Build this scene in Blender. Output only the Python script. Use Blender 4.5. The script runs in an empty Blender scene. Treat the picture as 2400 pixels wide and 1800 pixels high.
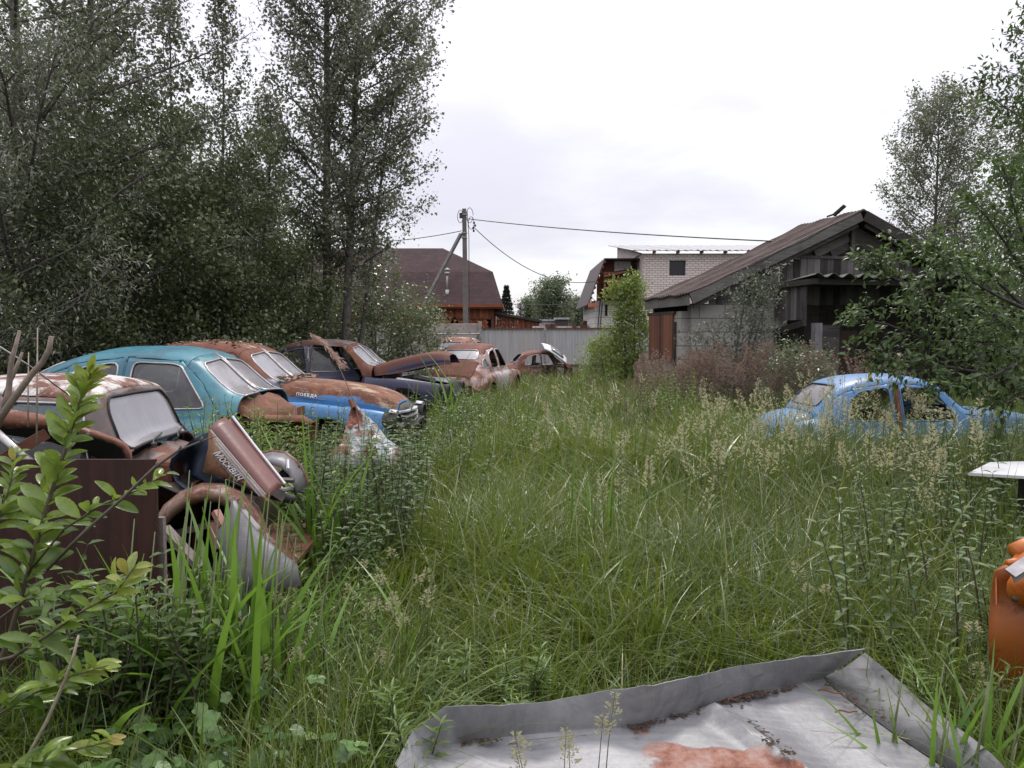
import bpy, bmesh, math, random
import numpy as np
from mathutils import Vector, Matrix
R_ = math.radians
SC = bpy.context.scene
COL = SC.collection
rng = np.random.RandomState(7)
random.seed(7)

# ------------------------------------------------------------------ camera
CAM_H, F_PX, PITCH = 1.75, 1800.0, R_(3.5)
cd = bpy.data.cameras.new('camera'); cam = bpy.data.objects.new('camera', cd); COL.objects.link(cam)
cam.location = (0, 0, CAM_H); cam.rotation_euler = (math.pi/2 - PITCH, 0, 0)
cd.sensor_width = 36; cd.lens = 36*F_PX/2400; cd.clip_start = 0.05; cd.clip_end = 2000
SC.camera = cam
CP, SP = math.cos(PITCH), math.sin(PITCH)
def ray(px, py):
    dx = (px-1200)/F_PX; dy = -(py-900)/F_PX
    return Vector((dx, CP + dy*SP, -SP + dy*CP))
def at(px, py, Y):                     # a point seen at a photo position, Y metres ahead
    d = ray(px, py); return Vector((0, 0, CAM_H)) + d*(Y/d.y)
def on(px, py, z=0.0):                 # the same on a level z
    d = ray(px, py); return Vector((0, 0, CAM_H)) + d*((z-CAM_H)/d.z)

# ------------------------------------------------------------------ tags
def tag(o, label=None, cat=None, group=None, kind=None):
    if label: o['label'] = label
    if cat: o['category'] = cat
    if group: o['group'] = group
    if kind: o['kind'] = kind
    return o
def thing(name, label, cat, loc=(0, 0, 0), rz=0.0, group=None):
    o = bpy.data.objects.new(name, None); COL.objects.link(o)
    o.location = loc; o.rotation_euler = (0, 0, rz); o.empty_display_size = .2
    return tag(o, label, cat, group)

# ------------------------------------------------------------------ mesh helpers
def link(name, me, mat=None, parent=None, smooth=False):
    o = bpy.data.objects.new(name, me); COL.objects.link(o)
    if mat is not None: me.materials.append(mat)
    if parent is not None: o.parent = parent
    if smooth: me.polygons.foreach_set('use_smooth', np.ones(len(me.polygons), bool))
    return o
def mesh_np(name, V, F, mat=None, parent=None, tint=None, smooth=False):
    V = np.asarray(V, np.float32); F = np.asarray(F, np.int32)
    me = bpy.data.meshes.new(name)
    me.vertices.add(len(V)); me.vertices.foreach_set('co', V.ravel())
    n, k = F.shape
    me.loops.add(n*k); me.loops.foreach_set('vertex_index', F.ravel())
    me.polygons.add(n); me.polygons.foreach_set('loop_start', np.arange(0, n*k, k, dtype=np.int32))
    if tint is not None:
        a = me.attributes.new('tint', 'FLOAT', 'POINT'); a.data.foreach_set('value', np.asarray(tint, np.float32))
    me.update(calc_edges=True)
    return link(name, me, mat, parent, smooth)
class MB:
    "collects boxes, tubes and polygons for one mesh"
    def __init__(s): s.v = []; s.f = []; s.t = []
    def add(s, vs, fs, tint=.5):
        b = len(s.v); s.v += [tuple(v) for v in vs]; s.f += [tuple(i+b for i in f) for f in fs]; s.t += [tint]*len(vs)
    def box(s, c, size, M=None, tint=.5, taper=1.0):
        hx, hy, hz = [a/2 for a in size]; c = Vector(c)
        vs = []
        for z, k in ((-hz, 1.0), (hz, taper)):
            for x, y in ((-hx, -hy), (hx, -hy), (hx, hy), (-hx, hy)): vs.append(Vector((x*k, y*k, z)))
        vs = [c + (M @ v if M is not None else v) for v in vs]
        s.add(vs, [(3, 2, 1, 0), (4, 5, 6, 7), (0, 1, 5, 4), (1, 2, 6, 5), (2, 3, 7, 6), (3, 0, 4, 7)], tint)
    def beam(s, a, b, w, h, up=(0, 0, 1), tint=.5):
        a = Vector(a); b = Vector(b); d = (b-a).normalized(); u = Vector(up)
        sd = d.cross(u)
        if sd.length < 1e-4: sd = d.cross(Vector((0, 1, 0)))
        sd.normalize(); u = sd.cross(d).normalized()
        vs = []
        for p in (a, b):
            for x, y in ((-1, -1), (1, -1), (1, 1), (-1, 1)): vs.append(p + sd*(x*w/2) + u*(y*h/2))
        s.add(vs, [(3, 2, 1, 0), (4, 5, 6, 7), (0, 1, 5, 4), (1, 2, 6, 5), (2, 3, 7, 6), (3, 0, 4, 7)], tint)
    def tube(s, pts, r, n=6, tint=.5, cap=True):
        pts = [Vector(p) for p in pts]; m = len(pts)
        rs = list(r) if hasattr(r, '__len__') else [r]*m
        vs = []; pu = None
        for i, p in enumerate(pts):
            d = (pts[min(i+1, m-1)] - pts[max(i-1, 0)])
            if d.length < 1e-9: d = Vector((0, 0, 1))
            d.normalize()
            if pu is None: pu = d.orthogonal().normalized()
            u = pu - d*pu.dot(d)
            if u.length < 1e-6: u = d.orthogonal()
            u.normalize(); pu = u; w = d.cross(u)
            for k in range(n):
                a = 2*math.pi*k/n; vs.append(p + (u*math.cos(a) + w*math.sin(a))*rs[i])
        fs = []
        for i in range(m-1):
            for k in range(n):
                k2 = (k+1) % n; fs.append((i*n+k, i*n+k2, (i+1)*n+k2, (i+1)*n+k))
        if cap: fs += [tuple(reversed(range(n))), tuple(range((m-1)*n, m*n))]
        s.add(vs, fs, tint)
    def slab(s, poly, th, nrm=None, tint=.5):
        "a flat polygon with a thickness behind it"
        p = [Vector(q) for q in poly]; n = len(p)
        if nrm is None: nrm = (p[1]-p[0]).cross(p[2]-p[0]).normalized()
        vs = p + [q - Vector(nrm)*th for q in p]
        fs = [tuple(range(n)), tuple(reversed(range(n, 2*n)))] + [(i, i+n, (i+1) % n + n, (i+1) % n) for i in range(n)]
        s.add(vs, fs, tint)
    def lathe(s, prof, c=(0, 0, 0), M=None, n=24, tint=.5, cap=False):
        c = Vector(c); vs = []
        for r, h in prof:
            for k in range(n):
                a = 2*math.pi*k/n; v = Vector((r*math.cos(a), r*math.sin(a), h)); vs.append(c + (M @ v if M is not None else v))
        fs = []
        for i in range(len(prof)-1):
            for k in range(n): fs.append((i*n+k, i*n+(k+1) % n, (i+1)*n+(k+1) % n, (i+1)*n+k))
        if cap: fs += [tuple(reversed(range(n))), tuple(range((len(prof)-1)*n, len(prof)*n))]
        s.add(vs, fs, tint)
    def grid(s, P, tint=.5, close=False):
        "P[i][j] points"
        ni, nj = len(P), len(P[0]); vs = [q for row in P for q in row]; fs = []
        for i in range(ni-1):
            for j in range(nj-1 + (1 if close else 0)):
                j2 = (j+1) % nj; fs.append((i*nj+j, i*nj+j2, (i+1)*nj+j2, (i+1)*nj+j))
        s.add(vs, fs, tint)
    def build(s, name, mat=None, parent=None, smooth=False, org=None, solid=0.0, bevel=0.0):
        me = bpy.data.meshes.new(name)
        off = Vector((0, 0, 0))
        if org is not None: off = Vector(org)
        elif parent is not None and parent.get('_w'): off = parent.location
        me.from_pydata([tuple(Vector(v)-off) for v in s.v], [], s.f); 
        a = me.attributes.new('tint', 'FLOAT', 'POINT'); a.data.foreach_set('value', np.array(s.t, np.float32))
        me.update()
        o = link(name, me, mat, parent, smooth)
        if parent is None and org is not None: o.location = off
        if solid:
            md = o.modifiers.new('solid', 'SOLIDIFY'); md.thickness = solid; md.offset = 0
        if bevel:
            md = o.modifiers.new('bevel', 'BEVEL'); md.width = bevel; md.segments = 2; md.limit_method = 'ANGLE'
        return o
def wthing(name, label, cat, loc, group=None):
    "a thing whose parts are given in world coordinates"
    o = thing(name, label, cat, loc, 0, group); o['_w'] = 1; return o
def rotz(a): return Matrix.Rotation(a, 3, 'Z')
def frame_M(x, y, z): return Matrix((x, y, z)).transposed()

# ------------------------------------------------------------------ materials
class NT:
    def __init__(s, name):
        s.m = bpy.data.materials.new(name); s.m.use_nodes = True
        s.t = s.m.node_tree; s.t.nodes.clear()
        s.out = s.t.nodes.new('ShaderNodeOutputMaterial')
        s.tc = None
    def n(s, ty, **kw):
        nd = s.t.nodes.new('ShaderNode'+ty)
        for k, v in kw.items(): setattr(nd, k, v)
        return nd
    def l(s, a, b): s.t.links.new(a, b)
    def setin(s, nd, i, v):
        if v is None: return
        if isinstance(v, bpy.types.NodeSocket): s.l(v, nd.inputs[i])
        else:
            if isinstance(v, (tuple, list)) and len(v) == 3 and nd.inputs[i].type == 'RGBA': v = (*v, 1)
            nd.inputs[i].default_value = v
    def coord(s, which='Object', seed=0.0, scale=(1, 1, 1)):
        if s.tc is None: s.tc = s.n('TexCoord')
        if not seed and scale == (1, 1, 1): return s.tc.outputs[which]
        mp = s.n('Mapping'); s.l(s.tc.outputs[which], mp.inputs[0])
        mp.inputs['Location'].default_value = (seed*3.17, seed*7.31, seed*1.93); mp.inputs['Scale'].default_value = scale
        return mp.outputs[0]
    def noise(s, vec, scale=5, detail=6, rough=.6, dist=0.0):
        nd = s.n('TexNoise'); s.l(vec, nd.inputs['Vector'])
        nd.inputs['Scale'].default_value = scale; nd.inputs['Detail'].default_value = detail
        nd.inputs['Roughness'].default_value = rough; nd.inputs['Distortion'].default_value = dist
        return nd.outputs['Fac']
    def math(s, op, a, b=None, c=None, clamp=False):
        nd = s.n('Math', operation=op, use_clamp=clamp)
        s.setin(nd, 0, a); s.setin(nd, 1, b); s.setin(nd, 2, c); return nd.outputs[0]
    def step(s, v, a, b):
        nd = s.n('MapRange', interpolation_type='SMOOTHSTEP'); s.setin(nd, 0, v)
        nd.inputs[1].default_value = a; nd.inputs[2].default_value = b; return nd.outputs[0]
    def mix(s, f, a, b, bt='MIX'):
        nd = s.n('Mix', data_type='RGBA', blend_type=bt)
        s.setin(nd, 0, f); s.setin(nd, 6, a); s.setin(nd, 7, b); return nd.outputs[2]
    def ramp(s, v, stops):
        nd = s.n('ValToRGB'); s.l(v, nd.inputs[0]); e = nd.color_ramp.elements
        while len(e) < len(stops): e.new(.5)
        for q, (p, c) in zip(e, stops): q.position = p; q.color = (*c, 1)
        return nd.outputs[0]
    def bump(s, h, strength=.3, dist=.02):
        nd = s.n('Bump'); nd.inputs['Strength'].default_value = strength; nd.inputs['Distance'].default_value = dist
        s.l(h, nd.inputs['Height']); return nd.outputs[0]
    def attr(s, name='tint'):
        nd = s.n('Attribute', attribute_name=name); return nd.outputs['Fac']
    def bsdf(s, col, rough=.6, metal=0.0, bump=None, spec=None, coat=None):
        b = s.n('BsdfPrincipled')
        s.setin(b, 'Base Color', col); s.setin(b, 'Roughness', rough); s.setin(b, 'Metallic', metal)
        if spec is not None: b.inputs['Specular IOR Level'].default_value = spec
        if coat is not None: b.inputs['Coat Weight'].default_value = coat
        if bump is not None: s.l(bump, b.inputs['Normal'])
        return b
    def done(s, sh):
        s.l(sh.outputs[0] if hasattr(sh, 'outputs') else sh, s.out.inputs[0]); return s.m
MATS = {}
def rust_paint(name, paint, amt=.5, top=.25, seed=1.0, primer=None, primer_amt=.5, scale=1.0, rust2=None, streak=False, low=0.0, zsplit=None, pale=0.0):
    "old paint flaking to rust; upward faces, where water stood, are rustier"
    t = NT(name); v = t.coord('Object', seed)
    n1 = t.noise(v, 2.2*scale, 9, .68, .3); n2 = t.noise(v, .9*scale, 4, .6); n3 = t.noise(v, 26*scale, 5, .7)
    nrm = t.n('SeparateXYZ'); t.l(t.tc.outputs['Normal'] if t.tc else t.coord('Normal'), nrm.inputs[0])
    f = t.math('ADD', t.math('MULTIPLY', n1, .6), t.math('MULTIPLY', n2, .4))
    f = t.math('ADD', f, t.math('MULTIPLY', nrm.outputs[2], top*.5))
    if zsplit:
        sp = t.n('SeparateXYZ'); t.l(t.tc.outputs['Object'], sp.inputs[0])
        zz = t.math('ADD', sp.outputs[2], t.math('MULTIPLY', t.math('SUBTRACT', n1, .5), zsplit[2]))
        f = t.math('ADD', f, t.math('MULTIPLY', t.step(zz, zsplit[0], zsplit[1]), .9))
    f = t.math('ADD', f, t.math('MULTIPLY', t.math('SUBTRACT', n3, .5), .12))
    fac = t.step(f, 1.0-amt-.03, 1.0-amt+.06)
    pv = t.mix(t.step(n2, .35, .7), paint, tuple(min(1, c*.72+.02) for c in paint))
    if primer is not None:
        n4 = t.noise(t.coord('Object', seed+4.2), 3.1*scale, 8, .7)
        pv = t.mix(t.step(n4, 1-primer_amt-.03, 1-primer_amt+.03), pv, primer)
    n5 = t.noise(t.coord('Object', seed+9.7, (1, 1, 1)), 5*scale, 10, .72, .2)
    ru = t.ramp(n5, [(.2, (.055, .022, .014)), (.45, (.115, .045, .028)), (.62, rust2 or (.17, .072, .043)), (.8, (.28, .17, .115))])
    if pale:
        n6 = t.noise(t.coord('Object', seed+13.1, (.55, 1.6, 1)), 3.4*scale, 9, .74, .5)
        ru = t.mix(t.step(n6, 1-pale-.04, 1-pale+.10), ru, (.36, .27, .19))
    col = t.mix(fac, pv, ru)
    rough = t.math('ADD', t.math('MULTIPLY', fac, .45), .4)
    b = t.bump(t.math('ADD', t.math('MULTIPLY', n3, .5), t.math('MULTIPLY', fac, .7)), .35, .006)
    return t.done(t.bsdf(col, rough, 0, b, .4))
def plain(name, col, rough=.6, metal=0.0, var=.25, scale=8, bump=.15, seed=0.5, spec=None):
    t = NT(name); v = t.coord('Object', seed); n1 = t.noise(v, scale, 8, .65)
    c = t.mix(t.step(n1, .3, .75), tuple(x*(1-var) for x in col), tuple(min(1, x*(1+var)) for x in col))
    n2 = t.noise(v, scale*6, 4, .6)
    return t.done(t.bsdf(c, rough, metal, t.bump(n2, bump, .01), spec))
def leaf_mat(name, c0, c1, c2=None, rough=.42, trans=.3, spec=.5, tcol=None, mottle=0.0):
    t = NT(name); a = t.attr()
    st = [(0, c0), (.75 if c2 else 1.0, c1)] + ([(1.0, c2)] if c2 else [])
    col = t.ramp(a, st)
    bp = None
    if mottle:
        nz = t.noise(t.coord('Object'), mottle, 6, .65); col = t.mix(t.step(nz, .42, .68), col, t.mix(.5, col, (.02, .03, .008))); col = t.mix(t.math('MULTIPLY', t.step(nz, .70, .76), .7), col, (.16, .10, .04)); bp = t.bump(nz, .25, .004)
    b = t.bsdf(col, rough, 0, bp, spec)
    tr = t.n('BsdfTranslucent'); t.l(t.mix(.55, col, tcol or tuple(min(1, x*2.2) for x in c1)), tr.inputs[0])
    mx = t.n('MixShader'); mx.inputs[0].default_value = trans
    t.l(b.outputs[0], mx.inputs[1]); t.l(tr.outputs[0], mx.inputs[2])
    return t.done(mx)
def wood(name, a, b, scale=1.0, axis=2, seed=1.0, rough=.85):
    "weathered boards: per-board tint with grain along the board"
    t = NT(name); sc = [9*scale]*3; sc[axis] = .7*scale
    v = t.coord('Object', seed, tuple(sc)); n1 = t.noise(v, 3, 8, .7, .4)
    n2 = t.noise(t.coord('Object', seed+3), 1.1, 5, .6)
    k = t.math('ADD', t.math('MULTIPLY', n1, .5), t.math('MULTIPLY', t.attr(), .5))
    k = t.math('ADD', k, t.math('MULTIPLY', t.math('SUBTRACT', n2, .5), .5))
    return t.done(t.bsdf(t.mix(t.step(k, .2, .8), a, b), rough, 0, t.bump(n1, .5, .012), .3))
# ------------------------------------------------------------------ sky, sun, ground
SUN_AZ, SUN_EL = R_(14), R_(52)       # azimuth from straight ahead (+Y) to the right
w = bpy.data.worlds.new('World'); SC.world = w; w.use_nodes = True
nt = w.node_tree; nt.nodes.clear(); L = nt.links.new
def wn(ty, **kw):
    n = nt.nodes.new('ShaderNode'+ty)
    for k, v in kw.items(): setattr(n, k, v)
    return n
def wm(op, a, b=None, clamp=False):
    n = wn('Math', operation=op, use_clamp=clamp)
    for i, v in enumerate((a, b)):
        if v is None: continue
        if isinstance(v, bpy.types.NodeSocket): L(v, n.inputs[i])
        else: n.inputs[i].default_value = v
    return n.outputs[0]
tc = wn('TexCoord'); sp = wn('SeparateXYZ'); L(tc.outputs['Generated'], sp.inputs[0])
zc = wm('MAXIMUM', sp.outputs[2], 0.0)
# clouds lie on a level sheet: direction divided by height gives their flattening towards the horizon
dv = wm('ADD', zc, .16)
cx = wm('DIVIDE', sp.outputs[0], dv); cy = wm('DIVIDE', sp.outputs[1], dv)
cb = wn('CombineXYZ'); L(cx, cb.inputs[0]); L(cy, cb.inputs[1])
def wnoise(scale, det, off):
    m = wn('Mapping'); L(cb.outputs[0], m.inputs[0]); m.inputs['Location'].default_value = off
    n = wn('TexNoise'); L(m.outputs[0], n.inputs['Vector']); n.inputs['Scale'].default_value = scale; n.inputs['Detail'].default_value = det
    n.inputs['Roughness'].default_value = .55; return n.outputs['Fac']
c1 = wnoise(.85, 7, (3.1, 1.2, 0)); c2 = wnoise(.3, 3, (1.7, 5.2, 0))
cl = wm('ADD', wm('MULTIPLY', c1, .65), wm('MULTIPLY', c2, .35))
mr = wn('MapRange', interpolation_type='SMOOTHSTEP'); L(cl, mr.inputs[0]); mr.inputs[1].default_value = .38; mr.inputs[2].default_value = .60
mixc = wn('Mix', data_type='RGBA'); L(mr.outputs[0], mixc.inputs[0])
mixc.inputs[6].default_value = (.76, .73, .82, 1); mixc.inputs[7].default_value = (1.0, .985, 1.0, 1)
lum = wm('ADD', wm('MULTIPLY', wm('POWER', zc, 1.8), 2.3), .86)
vm = wn('VectorMath', operation='SCALE'); L(mixc.outputs[2], vm.inputs[0]); L(lum, vm.inputs['Scale'])
sky = wn('TexSky', sky_type='NISHITA'); sky.sun_disc = False; sky.sun_elevation = SUN_EL; sky.sun_rotation = SUN_AZ
vs = wn('VectorMath', operation='SCALE'); L(sky.outputs[0], vs.inputs[0]); vs.inputs['Scale'].default_value = .02
va = wn('VectorMath', operation='ADD'); L(vm.outputs[0], va.inputs[0]); L(vs.outputs[0], va.inputs[1])
bg = wn('Background'); L(va.outputs[0], bg.inputs[0]); bg.inputs[1].default_value = 1.0
L(bg.outputs[0], wn('OutputWorld').inputs[0])
sd = bpy.data.lights.new('sun', 'SUN'); sd.energy = 2.1; sd.angle = R_(11); sd.color = (1, .95, .88)
so = bpy.data.objects.new('sun', sd); COL.objects.link(so)
sdir = Vector((math.sin(SUN_AZ)*math.cos(SUN_EL), math.cos(SUN_AZ)*math.cos(SUN_EL), math.sin(SUN_EL)))
so.rotation_euler = (-sdir).to_track_quat('-Z', 'Y').to_euler()
SC.view_settings.view_transform = 'Standard'; SC.view_settings.look = 'None'; SC.view_settings.exposure = 0.0; SC.view_settings.gamma = 1.0
SC.cycles.max_bounces = 6; SC.cycles.diffuse_bounces = 2; SC.cycles.glossy_bounces = 3; SC.cycles.transmission_bounces = 4; SC.cycles.transparent_max_bounces = 12
SC.cycles.caustics_reflective = False; SC.cycles.caustics_refractive = False

M = MATS
def soil():
    t = NT('soil'); v = t.coord('Object'); n = t.noise(v, .6, 8, .7); n2 = t.noise(v, 14, 6, .7)
    c = t.mix(t.step(n, .35, .65), (.028, .024, .015), (.03, .042, .014))
    return t.done(t.bsdf(c, .95, 0, t.bump(n2, .6, .05), .2))
M['soil'] = soil()
def ground_z(x, y): return .035*np.sin(x*.7+1.3)*np.cos(y*.55) + .03*np.sin(x*1.9+y*1.3)
def ground():
    xs = np.concatenate([[-900, -300, -120, -60], np.linspace(-30, 30, 61), [60, 120, 300, 900]])
    ys = np.concatenate([[-300, -60, -20], np.linspace(-6, 50, 57), [80, 150, 400, 1200]])
    X, Y = np.meshgrid(xs, ys); Z = ground_z(X, Y)*(np.abs(X) < 31)*(Y < 51)*(Y > -7)
    V = np.stack([X, Y, Z], -1).reshape(-1, 3); nx = len(xs); i = np.arange(len(ys)-1)[:, None]*nx + np.arange(nx-1)[None]
    F = np.stack([i, i+1, i+nx+1, i+nx], -1).reshape(-1, 4)
    o = mesh_np('ground', V, F, M['soil'], smooth=True); tag(o, kind='structure')
ground()

# ------------------------------------------------------------------ setting materials
M['shingle'] = None
def shingle():
    t = NT('shingle'); v = t.coord('Object')
    sp = t.n('SeparateXYZ'); t.l(v, sp.inputs[0]); cb = t.n('CombineXYZ')
    t.l(t.math('ADD', sp.outputs[0], t.math('MULTIPLY', sp.outputs[1], .6)), cb.inputs[0]); t.l(t.math('MULTIPLY', sp.outputs[2], 1.0), cb.inputs[1])
    b = t.n('TexBrick'); t.l(cb.outputs[0], b.inputs['Vector']); b.inputs['Scale'].default_value = 1
    b.inputs['Color1'].default_value = (.038, .023, .025, 1); b.inputs['Color2'].default_value = (.062, .036, .036, 1); b.inputs['Mortar'].default_value = (.025, .016, .018, 1)
    b.inputs['Mortar Size'].default_value = .012; b.inputs['Brick Width'].default_value = .34; b.inputs['Row Height'].default_value = .14
    n = t.noise(v, 1.1, 6, .7); c = t.mix(.35, b.outputs['Color'], t.ramp(n, [(.3, (.03, .019, .022)), (.7, (.075, .048, .048))]))
    return t.done(t.bsdf(c, .9, 0, t.bump(b.outputs['Fac'], -.4, .02), .25))
M['shingle'] = shingle()
def brick(name, bw, rh, ms, c1, c2, mo, scale_noise=1.2, rough=.9, stain=(.25, .22, .2), stain_amt=.3):
    t = NT(name); v = t.coord('Object'); sp = t.n('SeparateXYZ'); t.l(v, sp.inputs[0]); cb = t.n('CombineXYZ')
    t.l(t.math('ADD', sp.outputs[0], sp.outputs[1]), cb.inputs[0]); t.l(sp.outputs[2], cb.inputs[1])
    b = t.n('TexBrick'); t.l(cb.outputs[0], b.inputs['Vector']); b.inputs['Scale'].default_value = 1
    for k, c in (('Color1', c1), ('Color2', c2), ('Mortar', mo)): b.inputs[k].default_value = (*c, 1)
    b.inputs['Mortar Size'].default_value = ms; b.inputs['Brick Width'].default_value = bw; b.inputs['Row Height'].default_value = rh; b.inputs['Mortar Smooth'].default_value = .1
    n = t.noise(v, scale_noise, 8, .7); c = t.mix(t.math('MULTIPLY', t.step(n, .5, .72), stain_amt), b.outputs['Color'], stain)
    n2 = t.noise(v, 30, 5, .7)
    return t.done(t.bsdf(c, rough, 0, t.bump(t.math('ADD', t.math('MULTIPLY', b.outputs['Fac'], -1.0), t.math('MULTIPLY', n2, .3)), .5, .012), .25))
M['white_brick'] = brick('white_brick', .27, .105, .012, (.66, .59, .56), (.57, .50, .48), (.25, .19, .18))
M['block'] = brick('grey_block', .62, .31, .010, (.38, .36, .345), (.30, .285, .275), (.13, .12, .115), 2.2, .9, (.17, .17, .13), .6)
M['block_white'] = brick('white_block', .62, .3, .012, (.62, .59, .58), (.54, .52, .51), (.28, .26, .26), 2.0)
M['red_wood'] = wood('varnished_wood', (.10, .028, .014), (.30, .095, .045), 1, 2, 2.0, .6)
M['old_wood'] = wood('old_wood', (.024, .021, .02), (.18, .168, .168), 1, 2, 3.0)
M['old_wood_h'] = wood('old_wood_h', (.032, .028, .026), (.20, .185, .18), 1, 0, 4.0)
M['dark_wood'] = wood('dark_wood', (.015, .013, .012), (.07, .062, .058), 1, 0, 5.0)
M['pale_wood'] = wood('pale_wood', (.09, .072, .066), (.22, .185, .17), 1, 0, 6.0)
M['orange_wood'] = wood('orange_paint_wood', (.11, .04, .024), (.21, .085, .05), 1, 2, 7.0, .7)
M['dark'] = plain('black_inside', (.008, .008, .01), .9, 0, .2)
M['concrete'] = plain('concrete', (.34, .30, .285), .9, 0, .22, 3, .3)
M['concrete_pole'] = plain('concrete_pole', (.15, .13, .125), .9, 0, .2, 6, .3)
M['galv'] = plain('galvanised', (.40, .40, .43), .5, .15, .15, 3, .1)
M['wire'] = plain('cable_black', (.035, .033, .035), .7)
M['steel'] = plain('dull_steel', (.30, .29, .29), .45, .5, .3, 12)
M['rail_rust'] = plain('rusty_rail', (.12, .055, .04), .9, 0, .4, 10)
def roof_slate():
    t = NT('mossy_slate'); v = t.coord('Object'); n = t.noise(v, 1.3, 9, .72); n2 = t.noise(v, 18, 6, .7)
    n3 = t.noise(t.coord('Object', 2.2, (14, 1, 1)), 1.5, 6, .7)
    c = t.ramp(t.math('ADD', t.math('MULTIPLY', n, .6), t.math('MULTIPLY', n3, .4)), [(.3, (.032, .024, .022)), (.5, (.075, .055, .049)), (.7, (.13, .11, .098))])
    c = t.mix(t.math('MULTIPLY', t.step(n2, .55, .75), .45), c, (.07, .073, .052))
    return t.done(t.bsdf(c, .95, 0, t.bump(n2, .5, .02), .2))
M['slate'] = roof_slate()
def fence_metal():
    t = NT('fence_metal'); v = t.coord('Object', .4, (9, 9, .25)); n = t.noise(v, 2, 8, .7); n2 = t.noise(t.coord('Object', 3), .8, 5, .6)
    c = t.mix(t.step(n, .3, .7), (.32, .315, .33), (.45, .445, .46))
    c = t.mix(t.math('MULTIPLY', t.step(n2, .5, .75), .35), c, (.42, .33, .29))
    return t.done(t.bsdf(c, .6, .1, None, .4))
M['fence_metal'] = fence_metal()

# ------------------------------------------------------------------ fence
FY = 30.5
def fence():
    x0 = at(1127, 770, FY).x
    # metal part, seen between the red car and the yellow-green bush
    f = wthing('metal_fence', 'long grey sheet metal fence with rusty top rail, right of the concrete one', 'fence', (x0, FY, 0))
    pw = 2.56; top = 2.12
    for k in range(6):
        a = x0 + k*pw; b = a + pw - .05
        pb = MB()
        n = 34; prof = []
        for i in range(n+1):
            xx = a+.03 + (b-a-.06)*i/n; prof.append((xx, FY + (.012 if i % 2 else -.012)))
        pb.grid([[(x, y, .62) for x, y in prof], [(x, y, top-.06) for x, y in prof]])
        pb.build('panel', M['fence_metal'], f, solid=.004)
        lb = MB()
        for q in range(2):
            c = a + .03 + pw*.25 + q*pw*.48
            lb.box((c, FY+.02, .32), (pw*.47, .05, .58))
        lb.build('base_slab', M['concrete'], f)
        for zz in (top-.03, .64):
            rb = MB(); rb.beam((a, FY-.035, zz), (b+.05, FY-.035, zz), .05, .055); rb.build('rail', M['rail_rust'], f)
    for k in range(7):
        mb = MB(); mb.box((x0 + k*pw - .02, FY-.05, top/2), (.1, .08, top)); mb.build('post', M['steel'], f)
    f2 = wthing('concrete_fence', 'brownish concrete panel fence behind the roof rack car and the trees', 'fence', (x0-6, FY, 0))
    pw2 = 3.2
    for k in range(7):
        b = x0 - .1 - k*pw2; a = b - pw2 + .12
        for z0, z1 in ((0, 1.05), (1.07, 2.28)):
            mb = MB(); mb.box(((a+b)/2, FY+.05, (z0+z1)/2), (b-a, .1, z1-z0)); mb.build('panel', M['concrete'], f2, bevel=.015)
        mb = MB(); mb.box((b+.06, FY+.02, 1.18), (.14, .16, 2.36)); mb.build('post', M['concrete'], f2, bevel=.01)
    mb = MB(); a = at(1085, 800, FY-.2); b = at(1123, 783, FY-.06); mb.beam((a.x, FY-.5, .9), (b.x, FY-.08, 2.0), .07, .07); mb.build('brace', M['steel'], f2)
fence()

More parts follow.
